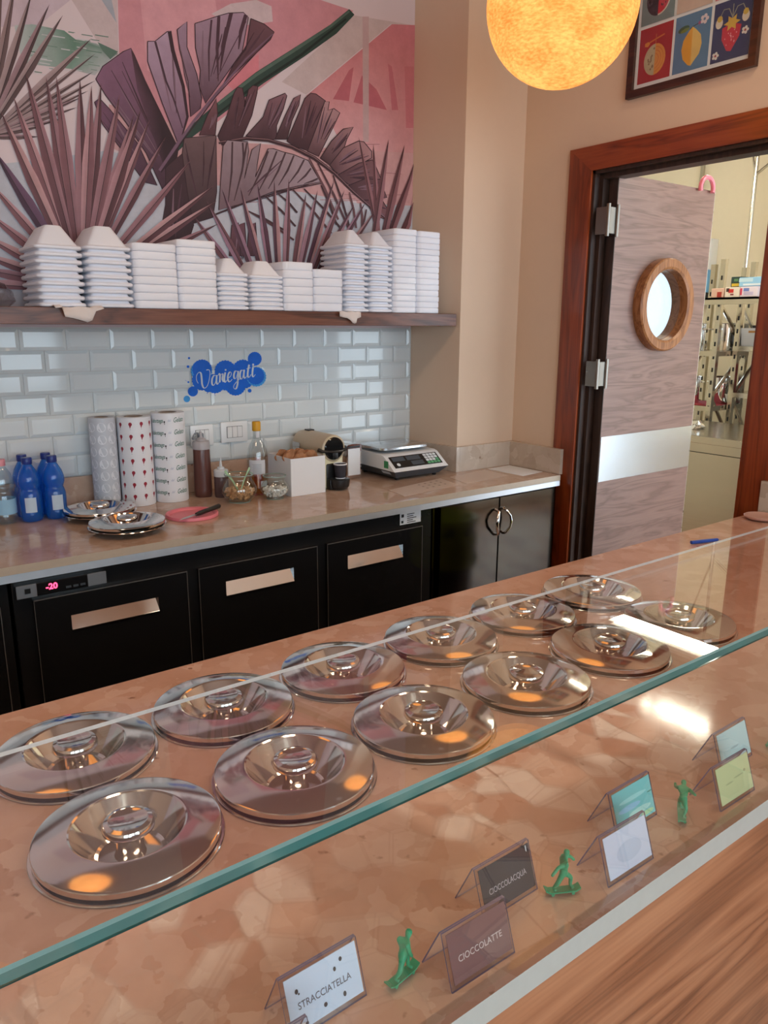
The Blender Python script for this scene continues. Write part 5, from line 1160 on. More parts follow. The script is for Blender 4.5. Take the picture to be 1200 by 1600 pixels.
bm = BM(); lathe(bm, [(0.0403, 0.036), (0.0405, 0.058)], 10, a0=-1.8, a1=-1.1); part('tax_strip', bm, 'spirit_label', t)
bm = BM()
for k in range(7): lathe(bm, [(0.0424, 0.09+k*0.0055), (0.0424, 0.0912+k*0.0055)], 12, a0=-2.55+0.05*(k % 2), a1=-1.7)
part('label_lines', bm, 'grey_plastic', lb_)['kind'] = 'stuff'
bm = BM(); lathe(bm, [(0.0152, 0.222), (0.0152, 0.248)], 12, a0=-2.2, a1=-1.2); part('neck_strip', bm, 'spirit_label', t)
plain('magenta', lin((190, 60, 120)), 0.4)
t = thing('pink_bottle', 'small magenta bottle half hidden behind the white box', 'bottle', (1.418, 2.735, Z0))
bm = BM(); lathe(bm, [(0, 0), (0.017, 0), (0.018, 0.003), (0.018, 0.09), (0.010, 0.104), (0.008, 0.106)], 20); part('bottle_body', bm, 'magenta', t)
bm = BM(); lathe(bm, [(0.009, 0.105), (0.0105, 0.106), (0.0105, 0.124), (0, 0.125)], 18); part('bottle_cap', bm, 'cap_pink', t)

# white box of wafers
t = thing('white_box', 'open white square box holding brown wafers', 'box', (1.5175, 2.598, Z0))
bm = BM(); a, d_, h = 0.0775, 0.09, 0.147; w_ = 0.003
box(bm, -a, a, -d_, -d_+w_, 0, h, 0.0006, 1); part('box_side', bm, 'white_paper', t); bm = BM(); box(bm, -a, a, d_-w_, d_, 0, h); part('box_side', bm, 'white_paper', t, smooth=False)
for s in (-1, 1): bm = BM(); x_ = s*(a-w_/2); box(bm, x_-w_/2, x_+w_/2, -d_+w_+0.0002, d_-w_-0.0002, 0, h); part('box_side', bm, 'white_paper', t, smooth=False)
bm = BM(); box(bm, -a+w_, a-w_, -d_+w_, d_-w_, 0.0, 0.003); part('box_bottom', bm, 'white_paper', t, smooth=False)
plain('wafer', lin((176, 122, 84)), 0.75, var=0.2, scale=50, bump=0.6, bscale=120)
WAF = [(-0.048, 0.03, 0.146, 0.2), (-0.02, 0.0, 0.150, -0.3), (0.012, -0.02, 0.150, 0.4), (0.045, -0.035, 0.146, 0.1), (-0.05, -0.04, 0.144, -0.2), (0.03, 0.035, 0.144, 0.5), (-0.012, -0.055, 0.142, 0.0), (0.05, 0.02, 0.140, -0.4), (-0.03, 0.06, 0.142, 0.3)]
for i, (px_, py_, pz_, rr) in enumerate(WAF):
    bm = BM(); n = 22; top = []; bot = []
    for k in range(n):
        an = math.pi*k/(n-1); r = 0.034*(1+0.05*math.sin(an*9)); top.append((r*math.cos(an), 0.004+0.004*math.cos(an*7), r*math.sin(an)*0.9)); bot.append((r*math.cos(an), -0.004+0.004*math.cos(an*7), r*math.sin(an)*0.9))
    T_ = [bm.verts.new(p) for p in top]; B_ = [bm.verts.new(p) for p in bot]; c1 = bm.verts.new((0, 0.006, -0.03)); c2 = bm.verts.new((0, -0.006, -0.03))
    for k in range(n-1): bm.faces.new((T_[k], T_[k+1], B_[k+1], B_[k])); bm.faces.new((c1, T_[k+1], T_[k])); bm.faces.new((c2, B_[k], B_[k+1]))
    bm.faces.new((c1, T_[0], B_[0], c2)); bm.faces.new((c2, B_[-1], T_[-1], c1))
    o = part('wafer', bm, 'wafer', None, angle=50); o.location = (1.5175+px_, 2.598+py_, Z0+pz_-0.012); o.rotation_euler = (random.uniform(-0.25, 0.25), random.uniform(-0.3, 0.3), rr)
    tag(o, '%s brown fan wafer in the white box, counted from its %s' % (ORD[i % 5], ['left front corner', 'right side'][i//5]), 'wafer', 'wafers in the white box')

# coffee machine
plain('cream_plastic', lin((222, 214, 178)), 0.3, var=0.01); plain('cream_tan', lin((196, 178, 150)), 0.35, var=0.01)
t = thing('coffee_machine', 'cream capsule coffee machine with black round head and lever', 'coffee machine', (1.662, 2.55, Z0))
bm = BM(); box(bm, -0.049, 0.049, 0.0, 0.235, 0.0, 0.15, 0.012, 3); part('body', bm, 'cream_plastic', t)
bm = BM(); RB_ = Matrix.Translation((0, 0, 0.163)) @ Matrix.Rotation(math.radians(-90), 4, 'X'); lathe(bm, [(0.046, -0.004), (0.0535, 0.0), (0.0545, 0.006), (0.054, 0.20), (0.048, 0.238), (0.0, 0.24)], 40, mtx=RB_); part('barrel', bm, 'cream_tan', t)
bm = BM(); lathe(bm, [(0.0, -0.006), (0.040, -0.006), (0.0455, -0.002), (0.0455, 0.004)], 40, mtx=RB_); hd = part('round_head', bm, 'black_gloss', t)
bm = BM(); box(bm, -0.013, 0.013, -0.016, -0.005, 0.122, 0.150, 0.003, 2); part('spout', bm, 'black_plastic', hd)
bm = BM(); box(bm, -0.0375, 0.0375, -0.004, 0.012, 0.006, 0.104, 0.009, 3); part('cup_bay', bm, 'black_plastic', t)
bm = BM(); lathe(bm, [(0, 0.006), (0.030, 0.006), (0.038, 0.014), (0.041, 0.034), (0.041, 0.044), (0.038, 0.046), (0, 0.046)], 32, c=(0.008, -0.030, 0)); box(bm, -0.036, 0.046, -0.03, 0.0, 0.0, 0.044, 0.006, 2); part('drip_tray', bm, 'black_plastic', t)
bm = BM(); tube(bm, [(-0.064, 0.012, 0.160), (-0.056, -0.004, 0.156), (-0.03, -0.014, 0.153), (0.0, -0.016, 0.152), (0.03, -0.014, 0.153), (0.056, -0.004, 0.156), (0.064, 0.012, 0.160)], [0.0085, 0.0065, 0.0055, 0.0055, 0.0055, 0.0075, 0.009], 10); part('lever', bm, 'black_plastic', t)
bm = BM(); box(bm, -0.015, 0.015, 0.165, 0.20, 0.2155, 0.221, 0.002, 1); part('button', bm, 'black_plastic', t)
bm = BM(); box(bm, -0.058, -0.0545, 0.17, 0.225, 0.05, 0.17, 0.001, 1); part('tank_side', bm, 'steel_brushed', t)
t = thing('paper_cup', 'small black paper cup on the coffee machine tray', 'cup', (1.672, 2.517, Z0+0.0465))
bm = BM(); lathe(bm, [(0, 0.0035), (0.0195, 0.0035), (0.0265, 0.056), (0.0255, 0.056), (0.019, 0.008), (0, 0.008)], 32); part('cup_body', bm, 'cup_dark', t) if False else None
plain('cup_dark', lin((46, 44, 54)), 0.6)
part('cup_body', bm, 'cup_dark', t)
bm = BM(); lathe(bm, [(0.0255, 0.0555), (0.0275, 0.0555), (0.028, 0.058), (0.0265, 0.060), (0.0255, 0.058)], 32); part('rim', bm, 'white_paper', t)
bm = BM(); lathe(bm, [(0.0185, 0.0), (0.0197, 0.0), (0.0199, 0.0034), (0.0185, 0.0034)], 32); part('base_ring', bm, 'white_paper', t)

# napkin dispenser
t = thing('napkin_dispenser', 'chrome napkin dispenser with pale napkins beside the scale', 'dispenser', (1.842, 2.715, Z0))
bm = BM(); prism(bm, [(-0.038, 0), (0.038, 0), (0.038, 0.140), (0.032, 0.149), (0.0, 0.152), (-0.032, 0.149), (-0.038, 0.140)], -0.05, 0.05, 'y'); part('case', bm, 'steel_mirror', t)
bm = BM(); box(bm, -0.033, 0.030, -0.0525, -0.0505, 0.016, 0.132, 0.002, 1); part('napkin', bm, 'white_paper', t)
bm = BM(); box(bm, -0.03, 0.028, -0.0515, -0.0503, 0.135, 0.142); part('slot_gap', bm, 'black_plastic', t, smooth=False)

# weighing scale
t = thing('weighing_scale', 'white and grey shop scale with keypad and steel pan', 'scale', (2.085, 2.50, Z0))
hw_ = 0.15
def sprof(bm, prof, x0_, x1_, mat=0): prism(bm, prof, x0_, x1_, 'x', mat)
bm = BM(); sprof(bm, [(0.0, 0.042), (0.012, 0.050), (0.078, 0.098), (0.10, 0.104), (0.30, 0.104), (0.31, 0.096), (0.31, 0.046)], -hw_, hw_); part('upper_case', bm, 'white_plastic', t, angle=25)
bm = BM(); A = [(-hw_, 0.0, 0.0418), (hw_, 0.0, 0.0418), (hw_, 0.31, 0.0418), (-hw_, 0.31, 0.0418)]; B = [(-hw_+0.03, 0.03, 0.010), (hw_-0.03, 0.03, 0.010), (hw_-0.03, 0.29, 0.010), (-hw_+0.03, 0.29, 0.010)]
A = [bm.verts.new(p) for p in A]; B = [bm.verts.new(p) for p in B]
for k in range(4): bm.faces.new((B[k], B[(k+1) % 4], A[(k+1) % 4], A[k]))
bm.faces.new(list(reversed(B))); bm.faces.new(A); part('lower_case', bm, 'dark_grey_plastic', t, smooth=False)
for sx in (-1, 1):
    for sy in (0.045, 0.275):
        bm = BM(); lathe(bm, [(0, 0), (0.009, 0), (0.010, 0.003), (0.010, 0.0105), (0, 0.0105)], 14, c=(sx*0.105, sy, 0)); part('foot', bm, 'black_plastic', t)
# sloped keypad: local frame on the slope
dyy, dzz = 0.066, 0.048; ln = math.hypot(dyy, dzz); ey = (0, dyy/ln, dzz/ln); ez = (0, -dzz/ln, dyy/ln)
SL = basis((0, 0.012+dyy/2, 0.050+dzz/2), (1, 0, 0), ey, ez)
bm = BM(); box(bm, -0.132, 0.132, -0.034, 0.034, 0.0002, 0.0012, 0.0004, 1, mtx=SL); kp = part('keypad_panel', bm, 'black_gloss', t)
for q in ((-0.122, -0.055, 0.004, 0.028), (-0.045, 0.030, 0.004, 0.028), (-0.032, 0.035, -0.026, -0.002)):
    bm = BM(); box(bm, q[0], q[1], q[2], q[3], 0.0014, 0.0022, 0.0004, 1, mtx=SL); part('display_window', bm, 'dark_grey_plastic', kp)
plain('key_white', lin((222, 226, 228)), 0.4); plain('key_green', lin((96, 170, 120)), 0.4)
for i in range(4):
    for j in range(4):
        bm = BM(); x_ = 0.052+j*0.0185; y_ = -0.029+i*0.0152; box(bm, x_, x_+0.0155, y_, y_+0.0125, 0.0014, 0.003, 0.0006, 1, mtx=SL); part('key', bm, 'key_green' if (i == 0 or (j == 3 and i == 1)) else 'key_white', kp)
bm = BM(); lathe(bm, [(0, 0.0014), (0.008, 0.0014), (0.009, 0.0022), (0, 0.0024)], 20, mtx=SL @ Matrix.Translation((-0.105, -0.016, 0))); part('level_bubble', bm, 'key_white', kp)
bm = BM(); lathe(bm, [(0.05, 0.104), (0.06, 0.108), (0.03, 0.116), (0, 0.117)], 24, c=(0, 0.20, 0)); part('pan_support', bm, 'grey_plastic', t)
bm = BM(); rings(bm, [(0.134, 0.100, 0.03, 0.1165), (0.136, 0.102, 0.03, 0.118), (0.136, 0.102, 0.03, 0.127), (0.133, 0.099, 0.028, 0.1285)], True, True); pn = part('weighing_pan', bm, 'steel_brushed_x', t); pn.location = (0.0, 0.205, 0)
plain('tag_green', lin((50, 140, 84)), 0.5)
bm = BM(); box(bm, -hw_-0.001, -hw_-0.0003, 0.045, 0.075, 0.052, 0.082); part('green_tag', bm, 'tag_green', t, smooth=False)
bm = BM(); v_ = [bm.verts.new(p) for p in ((-hw_+0.0145, 0.04, 0.0245), (-hw_+0.0145, 0.10, 0.0245), (-hw_+0.004, 0.10, 0.0375), (-hw_+0.004, 0.04, 0.0375))]
bm.faces.new(v_); bmesh.ops.translate(bm, verts=bm.verts[:], vec=(-0.0015, 0, 0)); part('rating_label', bm, 'label_pale', t, smooth=False)

# pink lid with knife, sheets
plain('pink_lid', lin((232, 128, 142)), 0.4)
t = thing('pink_dish', 'round pink plastic dish lying on the back worktop', 'dish', (1.012, 2.452, Z0))
bm = BM(); lathe(bm, [(0, 0.004), (0.070, 0.004), (0.074, 0.003), (0.078, 0.010), (0.082, 0.012), (0.088, 0.0115), (0.0895, 0.009), (0.0895, 0.001), (0.088, 0.0), (0, 0.0)], 56); part('lid_disc', bm, 'pink_lid', t)
p1, p2, p3 = at_z(280, 813, 0.914), at_z(306, 804, 0.917), at_z(344, 790, 0.922)
t = thing('kitchen_knife', 'small knife with black handle resting on the pink lid', 'knife', p2)
d1 = (p2-p1); n1 = Vector((-d1.y, d1.x, 0)).normalized()
bm = BM(); up_ = Vector((0, 0, 0.0006)); pts = [p1-p2, (p1-p2)*0.6+n1*0.008, n1*0.009, -n1*0.006, (p1-p2)*0.6-n1*0.005]
Aq = [bm.verts.new(p+up_) for p in pts]; Bq = [bm.verts.new(p-up_) for p in pts]; bm.faces.new(Aq); bm.faces.new(list(reversed(Bq)))
for k in range(5): bm.faces.new((Aq[k], Bq[k], Bq[(k+1) % 5], Aq[(k+1) % 5]))
bmesh.ops.recalc_face_normals(bm, faces=bm.faces[:]); part('blade', bm, 'steel_brushed', t, smooth=False)
bm = BM(); tube(bm, [Vector((0, 0, 0)), (p3-p2)*0.15, (p3-p2)*0.6, (p3-p2)*0.95, (p3-p2)*1.0], [0.006, 0.0085, 0.008, 0.009, 0.005], 10, flat=0.7); part('handle', bm, 'black_plastic', t)
def flat_sheet(name, label, pts, mat, z=0.0006, cat='paper'):
    bm = BM(); prism(bm, pts, WZ+0.0004, WZ+0.0004+z, 'z'); return tag(part(name, bm, mat, None, smooth=False), label, cat)
flat_sheet('paper_sheet', 'white paper sheet on the worktop beside the door casing', [(2.474, 2.495), (2.628, 2.508), (2.63, 2.30), (2.482, 2.283)], 'white_paper')
plain('clear_sheet', lin((206, 184, 170)), 0.3, var=0.03)
flat_sheet('shine_sheet', 'thin pale sheet imitating a wet shine in front of the upstand corner', [(2.20, 2.455), (2.45, 2.49), (2.44, 2.33), (2.16, 2.30)], 'clear_sheet', 0.0008, 'sheet')  # pale sheet added in place of the wet shine on the worktop
t = thing('perforated_mat', 'clear plastic mat with small holes in front of the scale', 'mat', (1.97, 2.36, WZ+0.0004))
bm = BM(); prism(bm, [(1.80-1.97, 2.262-2.36), (2.12-1.97, 2.30-2.36), (2.15-1.97, 2.455-2.36), (1.82-1.97, 2.39-2.36)], 0, 0.0008, 'z'); part('mat_sheet', bm, 'clear_sheet', t, smooth=False)
for i in range(4):
    for j in range(3):
        bm = BM(); lathe(bm, [(0.006, 0.0012), (0, 0.0012)], 12, c=(0.0+i*0.038+j*0.006, -0.032+j*0.034+i*0.007, 0)); part('hole', bm, 'card_core', t, smooth=False)

# wall sockets
def socket(label, x0_, x1_, z0_, z1_, plug):
    y_ = WB-0.0092; t = thing('wall_socket', label, 'socket', ((x0_+x1_)/2, y_, (z0_+z1_)/2), 0, 'wall sockets'); a, b_ = (x1_-x0_)/2, (z1_-z0_)/2
    bm = BM(); box(bm, -a, a, -0.010, 0.0, -b_, b_, 0.004, 2); part('cover_plate', bm, 'white_plastic', t)
    bm = BM(); box(bm, -a*0.58, a*0.58, -0.0108, -0.0101, -b_*0.55, b_*0.55); part('insert_gap', bm, 'dark_grey_plastic', t, smooth=False)
    for k in range(3):
        w_ = a*1.12/3; bm = BM(); box(bm, -a*0.56+k*w_+0.0006, -a*0.56+(k+1)*w_-0.0006, -0.0135, -0.0110, -b_*0.52, b_*0.52, 0.001, 1); part('module', bm, 'white_plastic', t)
    if plug: bm = BM(); box(bm, -a*0.5, -a*0.05, -0.034, -0.0138, -b_*0.3, b_*0.3, 0.004, 2); part('plug', bm, 'grey_plastic', t)
socket('white wall socket plate behind the squeeze bottle', 1.172, 1.268, 1.080, 1.162, True)
socket('white switch plate left of the liquor bottle', 1.300, 1.418, 1.083, 1.166, False)

# blue splash sticker with script lettering
DY = WB-0.0098
def dxf(x, y, d): p = at_y(280+x/7.5, 530+y/7.5, DY); return (p.x, DY-d, p.z)
print_mat('sticker_print', 0.3)
cd = dxf(560, 430, 0); t = thing('wall_sticker', 'blue paint splash sticker reading Variegati on the white tiles', 'sticker', cd)
pr = Print(dxf, 2e-5); BL, BL2 = lin((20, 108, 220)), lin((70, 160, 230))
def blob(cx_, cy_, r, col, jag=0.05, n=44):
    pr.poly([(cx_+r*(1+(jag if k % 2 else -jag*0.3))*math.cos(2*math.pi*k/n), cy_+r*(1+(jag if k % 2 else -jag*0.3))*math.sin(2*math.pi*k/n)) for k in range(n)], col)
for q in ((262, 372, 122, BL2), (270, 480, 118, BL), (268, 352, 112, BL), (420, 520, 112, BL), (540, 372, 122, BL), (560, 480, 120, BL), (660, 540, 118, BL), (745, 360, 118, BL), (760, 450, 125, BL), (885, 230, 80, BL), (905, 440, 112, BL2), (895, 430, 100, BL), (160, 612, 58, BL), (90, 700, 38, BL2), (115, 222, 13, BL), (103, 322, 15, BL), (107, 503, 11, BL), (825, 603, 22, BL), (340, 560, 60, BL)): blob(*q)
pr.stroke([(340, 610), (325, 640)], 6, BL); pr.stroke([(410, 630), (422, 662)], 5, BL); pr.stroke([(70, 480), (88, 494)], 3, BL)
pr.build('splash_print', 'sticker_print', t, cd)
pr = Print(lambda x, y, d: (lambda p: (p[0], p[1]-0.0006, p[2]))(dxf(x, y, d)), 1e-5); WH = lin((214, 224, 232))
def cr_spline(pts, n=6):
    out = []
    for i in range(len(pts)-1):
        p0, p1_, p2_, p3_ = pts[max(i-1, 0)], pts[i], pts[i+1], pts[min(i+2, len(pts)-1)]
        for k in range(n):
            s = k/n; out.append(tuple(0.5*((2*p1_[a])+(-p0[a]+p2_[a])*s+(2*p0[a]-5*p1_[a]+4*p2_[a]-p3_[a])*s*s+(-p0[a]+3*p1_[a]-3*p2_[a]+p3_[a])*s**3) for a in (0, 1)))
    return out+[pts[-1]]
def pen(pts):
    q = cr_spline(pts); ws = []
    for i in range(len(q)):
        a, b_ = q[max(i-1, 0)], q[min(i+1, len(q)-1)]; dx, dy = b_[0]-a[0], b_[1]-a[1]; l = math.hypot(dx, dy) or 1
        ws.append(7 + 13*max(0.0, dy/l))
    pr.stroke(q, ws, WH)
for s_ in (((222, 518), (203, 478), (203, 425), (232, 388), (254, 402), (262, 460), (268, 530), (290, 572), (322, 556), (345, 500), (358, 430), (360, 385), (346, 358), (318, 362)),
           ((432, 428), (408, 424), (386, 465), (384, 520), (402, 540), (424, 505), (438, 430)), ((440, 420), (436, 495), (448, 528), (470, 500)),
           ((455, 425), (468, 402), (478, 432), (474, 505)), ((476, 450), (490, 415), (506, 405), (512, 422)), ((512, 422), (506, 470), (520, 500)),
           ((540, 388), (528, 465), (540, 505), (565, 470)), ((572, 458), (602, 432), (610, 398), (592, 384), (572, 420), (570, 470), (588, 500), (620, 470)),
           ((682, 378), (656, 374), (640, 418), (645, 458), (664, 456), (684, 395)), ((690, 372), (688, 450), (682, 530), (666, 578), (644, 578), (638, 548), (664, 508), (706, 466)),
           ((748, 366), (726, 366), (712, 408), (716, 458), (736, 462), (754, 395)), ((760, 358), (756, 430), (770, 458), (790, 430)),
           ((818, 298), (802, 395), (806, 440), (822, 444), (842, 412)), ((788, 348), (838, 334)), ((864, 330), (856, 408), (868, 442), (892, 412))): pen(s_)
for q in ((543, 360, 11), (866, 297, 12)): pr.ell(q[0], q[1], q[2], q[2], WH, 14)
pr.build('lettering', 'sticker_print', t, cd)

# ------------------------------------------------------------------ flavour signs behind the glass
thin_glass('acrylic', (0.93, 0.93, 0.97), 1.49)
plain('acrylic_edge', lin((120, 116, 150)), 0.15)
SW, SH, FD, BD = 0.088, 0.056, 0.019, 0.047
def sign(label, x, yf, card, txt=None, tcol=None, deco=None, rz=0.0):
    t = thing('flavour_sign', label, 'sign', (x, yf, Z0), rz, 'tent signs behind the glass')
    def sheet_(y0_, y1_, nm):
        bm = BM(); dy, dz = y1_-y0_, SH; l = math.hypot(dy, dz); ny, nz_ = dz/l*0.001, -dy/l*0.001
        prism(bm, [(y0_-ny, 0.0), (y0_+ny, 0.0), (y1_+ny, SH), (y1_-ny, SH)], -SW/2, SW/2, 'x')
        bm.faces.ensure_lookup_table(); bm.normal_update()
        for f in bm.faces:
            if abs(f.normal.x) > 0.7 or f.calc_area() < SW*0.004: f.material_index = 1
        part(nm, bm, ['acrylic', 'acrylic_edge'], t, smooth=False)
    sheet_(0.0, FD, 'front_sheet'); sheet_(BD, FD+0.0022, 'back_sheet')
    l = math.hypot(FD, SH); ey_ = (0, FD/l, SH/l); ez_ = (0, -SH/l, FD/l)
    ml = basis((0, FD/2, SH/2), (1, 0, 0), ey_, ez_)
    cm = 'c_%d' % len(MATS); plain(cm, lin(card), 0.55, var=0.02)
    bm = BM(); box(bm, -SW/2+0.004, SW/2-0.003, -l/2+0.006, l/2-0.003, 0.0012, 0.0018, mtx=ml); cd_ = part('card', bm, cm, t, smooth=False)
    if txt:
        tm = 'c_%d' % len(MATS); plain(tm, lin(tcol), 0.6)
        bm = BM(); text_mesh(bm, txt, 0.0095, ml @ Matrix.Translation((0.0, -0.002, 0.0021)), depth=0.0001, width=0.060); part('lettering', bm, tm, cd_, smooth=False)
    if deco:
        for (dx, dy, rx, ry, col) in deco:
            dm = 'd_%s' % '_'.join(map(str, col))
            if dm not in MATS: plain(dm, lin(col), 0.6)
            bm = BM(); bm.faces.new([bm.verts.new(ml @ Vector((dx+rx*math.cos(2*math.pi*k/14), dy+ry*math.sin(2*math.pi*k/14), 0.0021))) for k in range(14)]); part('printed_mark', bm, dm, cd_, smooth=False)
    return t
YF_, YB_ = 0.4565, 0.5055
dk = (40, 40, 48)
sign('dark card tent sign lettered CIOCCOLACQUA', 0.5655, YB_, (38, 34, 46), 'CIOCCOLACQUA', (190, 180, 186), [(0.036, 0.022, 0.001, 0.004, (226, 226, 230))], 0.01)
sign('brown card tent sign lettered CIOCCOLATTE', 0.475, YF_, (118, 82, 84), 'CIOCCOLATTE', (214, 200, 200), None, -0.01)
sign('white dotted tent sign lettered STRACCIATELLA', 0.318, YB_, (204, 218, 240), 'STRACCIATELLA', (90, 90, 104), [(0.022, 0.018, 0.0018, 0.0022, dk), (0.014, 0.012, 0.0016, 0.0022, dk), (-0.029, 0.012, 0.0018, 0.0024, dk), (-0.027, 0.009, 0.001, 0.001, dk), (0.020, -0.015, 0.0018, 0.0026, dk), (-0.002, -0.014, 0.002, 0.0022, dk), (-0.024, -0.020, 0.0018, 0.0018, dk)], 0.02)
sign('tent sign cut off by the lower frame edge in front of the dotted sign', 0.232, YF_, (196, 190, 196), None, None, None, 0.01)
sign('plain bluish white tent sign between two green figures', 0.722, YF_, (206, 216, 240), None, None, [(0.002, -0.002, 0.024, 0.012, (190, 204, 230))], -0.01)
sign('turquoise striped tent sign behind the plain white sign', 0.803, YB_, (120, 206, 210), None, None, [(0.0, 0.010, 0.030, 0.003, (160, 226, 228)), (-0.010, 0.0, 0.024, 0.004, (150, 206, 236)), (0.010, -0.010, 0.024, 0.004, (176, 230, 226)), (0.024, -0.018, 0.014, 0.003, (176, 226, 176)), (0.036, 0.006, 0.006, 0.001, (60, 150, 140))], 0.01)
sign('pale yellow green tent sign near the right frame edge', 0.966, YF_, (200, 214, 164), None, None, [(-0.014, 0.0, 0.010, 0.0011, (170, 186, 144)), (0.010, 0.003, 0.012, 0.0011, (170, 186, 144)), (0.026, 0.006, 0.003, 0.002, (166, 170, 130))], -0.01)
sign('pale blue tent sign behind the yellow green sign', 1.052, YB_, (190, 222, 226), None, None, [(0.0, -0.002, 0.012, 0.0016, (160, 190, 198))], 0.01)

# green toy skaters
plain('toy_green', lin((10, 160, 116)), 0.35, var=0.1, scale=200)
def skater(label, x, y, rz, J, board=True, h=0.060):
    t = thing('toy_skater', label, 'toy figure', (x, y, Z0), rz, 'green toy skaters')
    names = ['pelvis', 'chest', 'neck', 'head', 'top', 'shl', 'ell', 'hal', 'shr', 'elr', 'har', 'hil', 'knl', 'anl', 'tol', 'hir', 'knr', 'anr', 'tor']
    ed = [(0, 1), (1, 2), (2, 3), (3, 4), (1, 5), (5, 6), (6, 7), (1, 8), (8, 9), (9, 10), (0, 11), (11, 12), (12, 13), (13, 14), (0, 15), (15, 16), (16, 17), (17, 18)]
    rad = [0.105, 0.125, 0.05, 0.095, 0.07, 0.065, 0.048, 0.042, 0.065, 0.048, 0.042, 0.08, 0.065, 0.048, 0.045, 0.08, 0.065, 0.048, 0.045]
    me = bpy.data.meshes.new('tmp'); me.from_pydata([J[n] for n in names], ed, []); ob = bpy.data.objects.new('tmp', me); COL.objects.link(ob)
    sk = ob.modifiers.new('s', 'SKIN'); sk.use_smooth_shade = True; ob.modifiers.new('ss', 'SUBSURF').levels = 2
    for i, sv in enumerate(me.skin_vertices[0].data): sv.radius = (rad[i]*1.3, rad[i]*1.3); sv.use_root = (i == 0)
    dg = bpy.context.evaluated_depsgraph_get(); m2 = bpy.data.meshes.new_from_object(ob.evaluated_get(dg)); bpy.data.objects.remove(ob)
    m2.transform(Matrix.Scale(h/1.75, 4)); m2.name = 'figure_body'; m2.materials.clear(); m2.materials.append(MATS['toy_green'])
    m2.polygons.foreach_set('use_smooth', [True]*len(m2.polygons)); put('figure_body', m2, t)
    k = h/1.75
    bm = BM()
    rows = []
    for xx, zz in ((-0.62, 0.26), (-0.45, 0.16), (0.45, 0.16), (0.62, 0.26)): rows.append((xx, zz))
    for (xa, za), (xb, zb_) in zip(rows, rows[1:]):
        vs = [bm.verts.new((a*k, b_*k, c*k)) for a, b_, c in ((xa, -0.15, za), (xb, -0.15, zb_), (xb, 0.15, zb_), (xa, 0.15, za), (xa, -0.15, za-0.05), (xb, -0.15, zb_-0.05), (xb, 0.15, zb_-0.05), (xa, 0.15, za-0.05))]
        for q in ((0, 1, 2, 3), (7, 6, 5, 4), (0, 4, 5, 1), (1, 5, 6, 2), (2, 6, 7, 3), (3, 7, 4, 0)): bm.faces.new([vs[i] for i in q])
    bd = part('skateboard', bm, 'toy_green', t, smooth=False)
    for sx in (-0.36, 0.36):
        for sy in (-0.11, 0.11):
            bm = BM(); tube(bm, [(sx*k, (sy-0.03)*k, 0.06*k), (sx*k, (sy+0.03)*k, 0.06*k)], 0.058*k, 10); part('wheel', bm, 'toy_green', bd)
    return t
base = dict(pelvis=(0, 0, 0.80), chest=(0.02, 0, 1.22), neck=(0.05, 0, 1.42), head=(0.07, 0, 1.58), top=(0.08, 0, 1.72), shl=(0.0, 0.2, 1.32), ell=(0.05, 0.36, 1.08), hal=(0.2, 0.42, 0.92), shr=(0.0, -0.2, 1.32), elr=(-0.05, -0.38, 1.10), har=(0.05, -0.5, 0.92),
            hil=(0.08, 0.08, 0.74), knl=(0.34, 0.10, 0.52), anl=(0.30, 0.06, 0.26), tol=(0.36, -0.10, 0.22), hir=(-0.08, -0.06, 0.74), knr=(-0.22, -0.12, 0.50), anr=(-0.32, -0.02, 0.26), tor=(-0.28, -0.16, 0.22))
def pose(**kw): d = dict(base); d.update(kw); return d
skater('green toy skater crouching on a board right of the dotted sign', 0.402, 0.500, 0.15, pose(chest=(0.12, 0, 1.14), neck=(0.2, 0, 1.32), head=(0.26, 0, 1.46), top=(0.3, 0, 1.58), ell=(0.2, 0.1, 0.98), hal=(0.26, 0.08, 0.76), elr=(0.1, -0.2, 0.98), har=(0.22, -0.18, 0.78)))
skater('green toy skater with arms spread right of the dark sign', 0.627, 0.484, -0.5, pose(ell=(0.32, 0.26, 1.22), hal=(0.52, 0.34, 0.98), elr=(-0.32, -0.3, 1.26), har=(-0.56, -0.36, 1.0)), h=0.060)
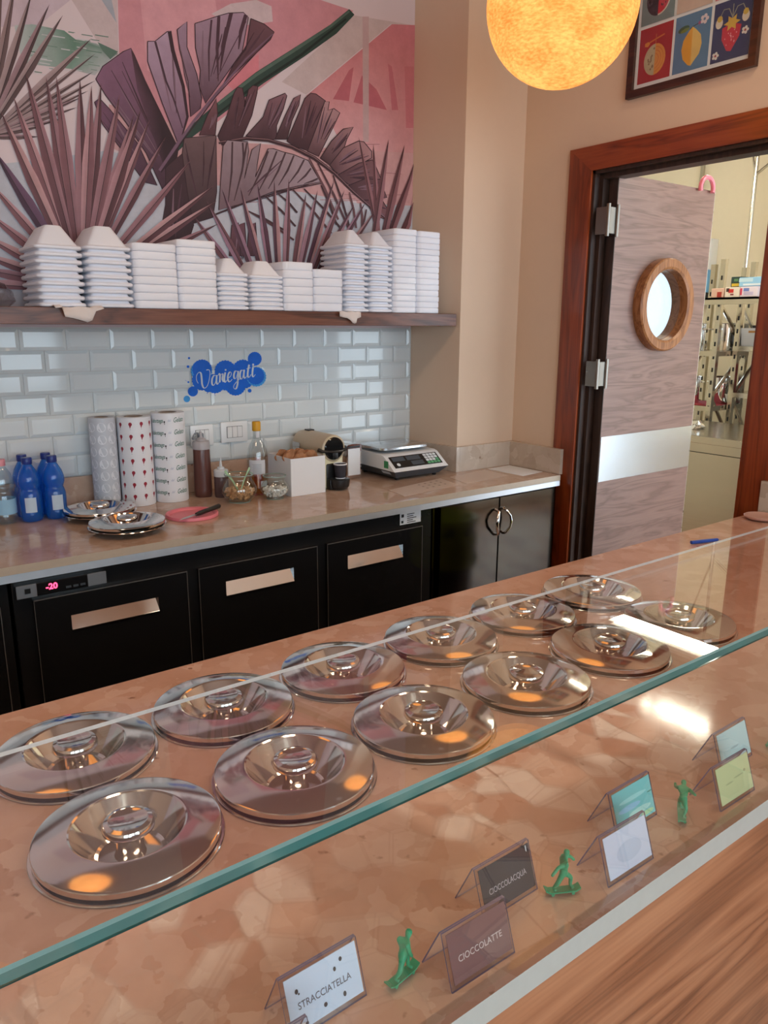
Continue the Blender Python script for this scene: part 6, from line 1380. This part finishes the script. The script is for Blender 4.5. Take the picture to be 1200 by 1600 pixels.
skater('green toy skater leaning forward beside the yellow green sign', 0.868, 0.482, 0.6, pose(chest=(0.28, 0, 1.08), neck=(0.42, 0, 1.16), head=(0.56, 0, 1.20), top=(0.68, 0, 1.22), shl=(0.26, 0.2, 1.12), ell=(0.5, 0.3, 1.0), hal=(0.7, 0.3, 1.05), shr=(0.24, -0.2, 1.12), elr=(0.0, -0.36, 1.12), har=(-0.2, -0.4, 1.2)))
skater('green toy skater at the right frame edge with outstretched arm', 1.150, 0.503, 3.4, pose(ell=(0.36, 0.2, 1.3), hal=(0.66, 0.2, 1.3), elr=(-0.3, -0.25, 1.15), har=(-0.52, -0.3, 1.05)))

# small things on the front counter
plain('pen_blue', lin((40, 84, 180)), 0.35)
t = thing('blue_pen', 'blue pen lying on the marble near the door end', 'pen', (2.14, 1.215, Z0))
bm = BM(); tube(bm, [(-0.045, 0.014, 0.006), (-0.01, 0.003, 0.006), (0.05, -0.016, 0.006)], [0.0055, 0.006, 0.005], 10); part('barrel', bm, 'pen_blue', t)
bm = BM(); tube(bm, [(0.05, -0.016, 0.006), (0.062, -0.020, 0.006)], [0.004, 0.001], 10); part('tip', bm, 'steel_brushed', t)
plain('dish_pink', lin((206, 164, 150)), 0.35)
t = thing('small_dish', 'small pinkish dish at the far end of the marble counter', 'dish', (2.572, 1.262, Z0))
bm = BM(); lathe(bm, [(0, 0.0), (0.035, 0.0), (0.052, 0.008), (0.055, 0.014), (0.052, 0.016), (0.034, 0.006), (0, 0.005)], 36); part('dish_bowl', bm, 'dish_pink', t)

# waste bin with a lime bag on the staff side
plain('lime_bag', lin((166, 190, 60)), 0.25); plain('bin_grey', lin((90, 92, 90)), 0.5)
t = thing('waste_bin', 'waste bin with lime green bag behind the marble counter', 'bin', (2.47, 1.62, 0.0005))
bm = BM(); lathe(bm, [(0, 0), (0.13, 0), (0.16, 0.60), (0.15, 0.60), (0.12, 0.01), (0, 0.01)], 32); part('bin_body', bm, 'bin_grey', t)
bm = BM(); lathe(bm, [(0.163+0.006*math.sin(k*2.1), 0.38+0.035*k) for k in range(7)] + [(0.170, 0.625), (0.15, 0.62), (0.135, 0.55), (0.06, 0.50), (0, 0.495)], 36)
for v in bm.verts: a = math.atan2(v.co.y, v.co.x); f = 1+0.03*math.sin(9*a+v.co.z*30); v.co.x *= f; v.co.y *= f
part('bag', bm, 'lime_bag', t)
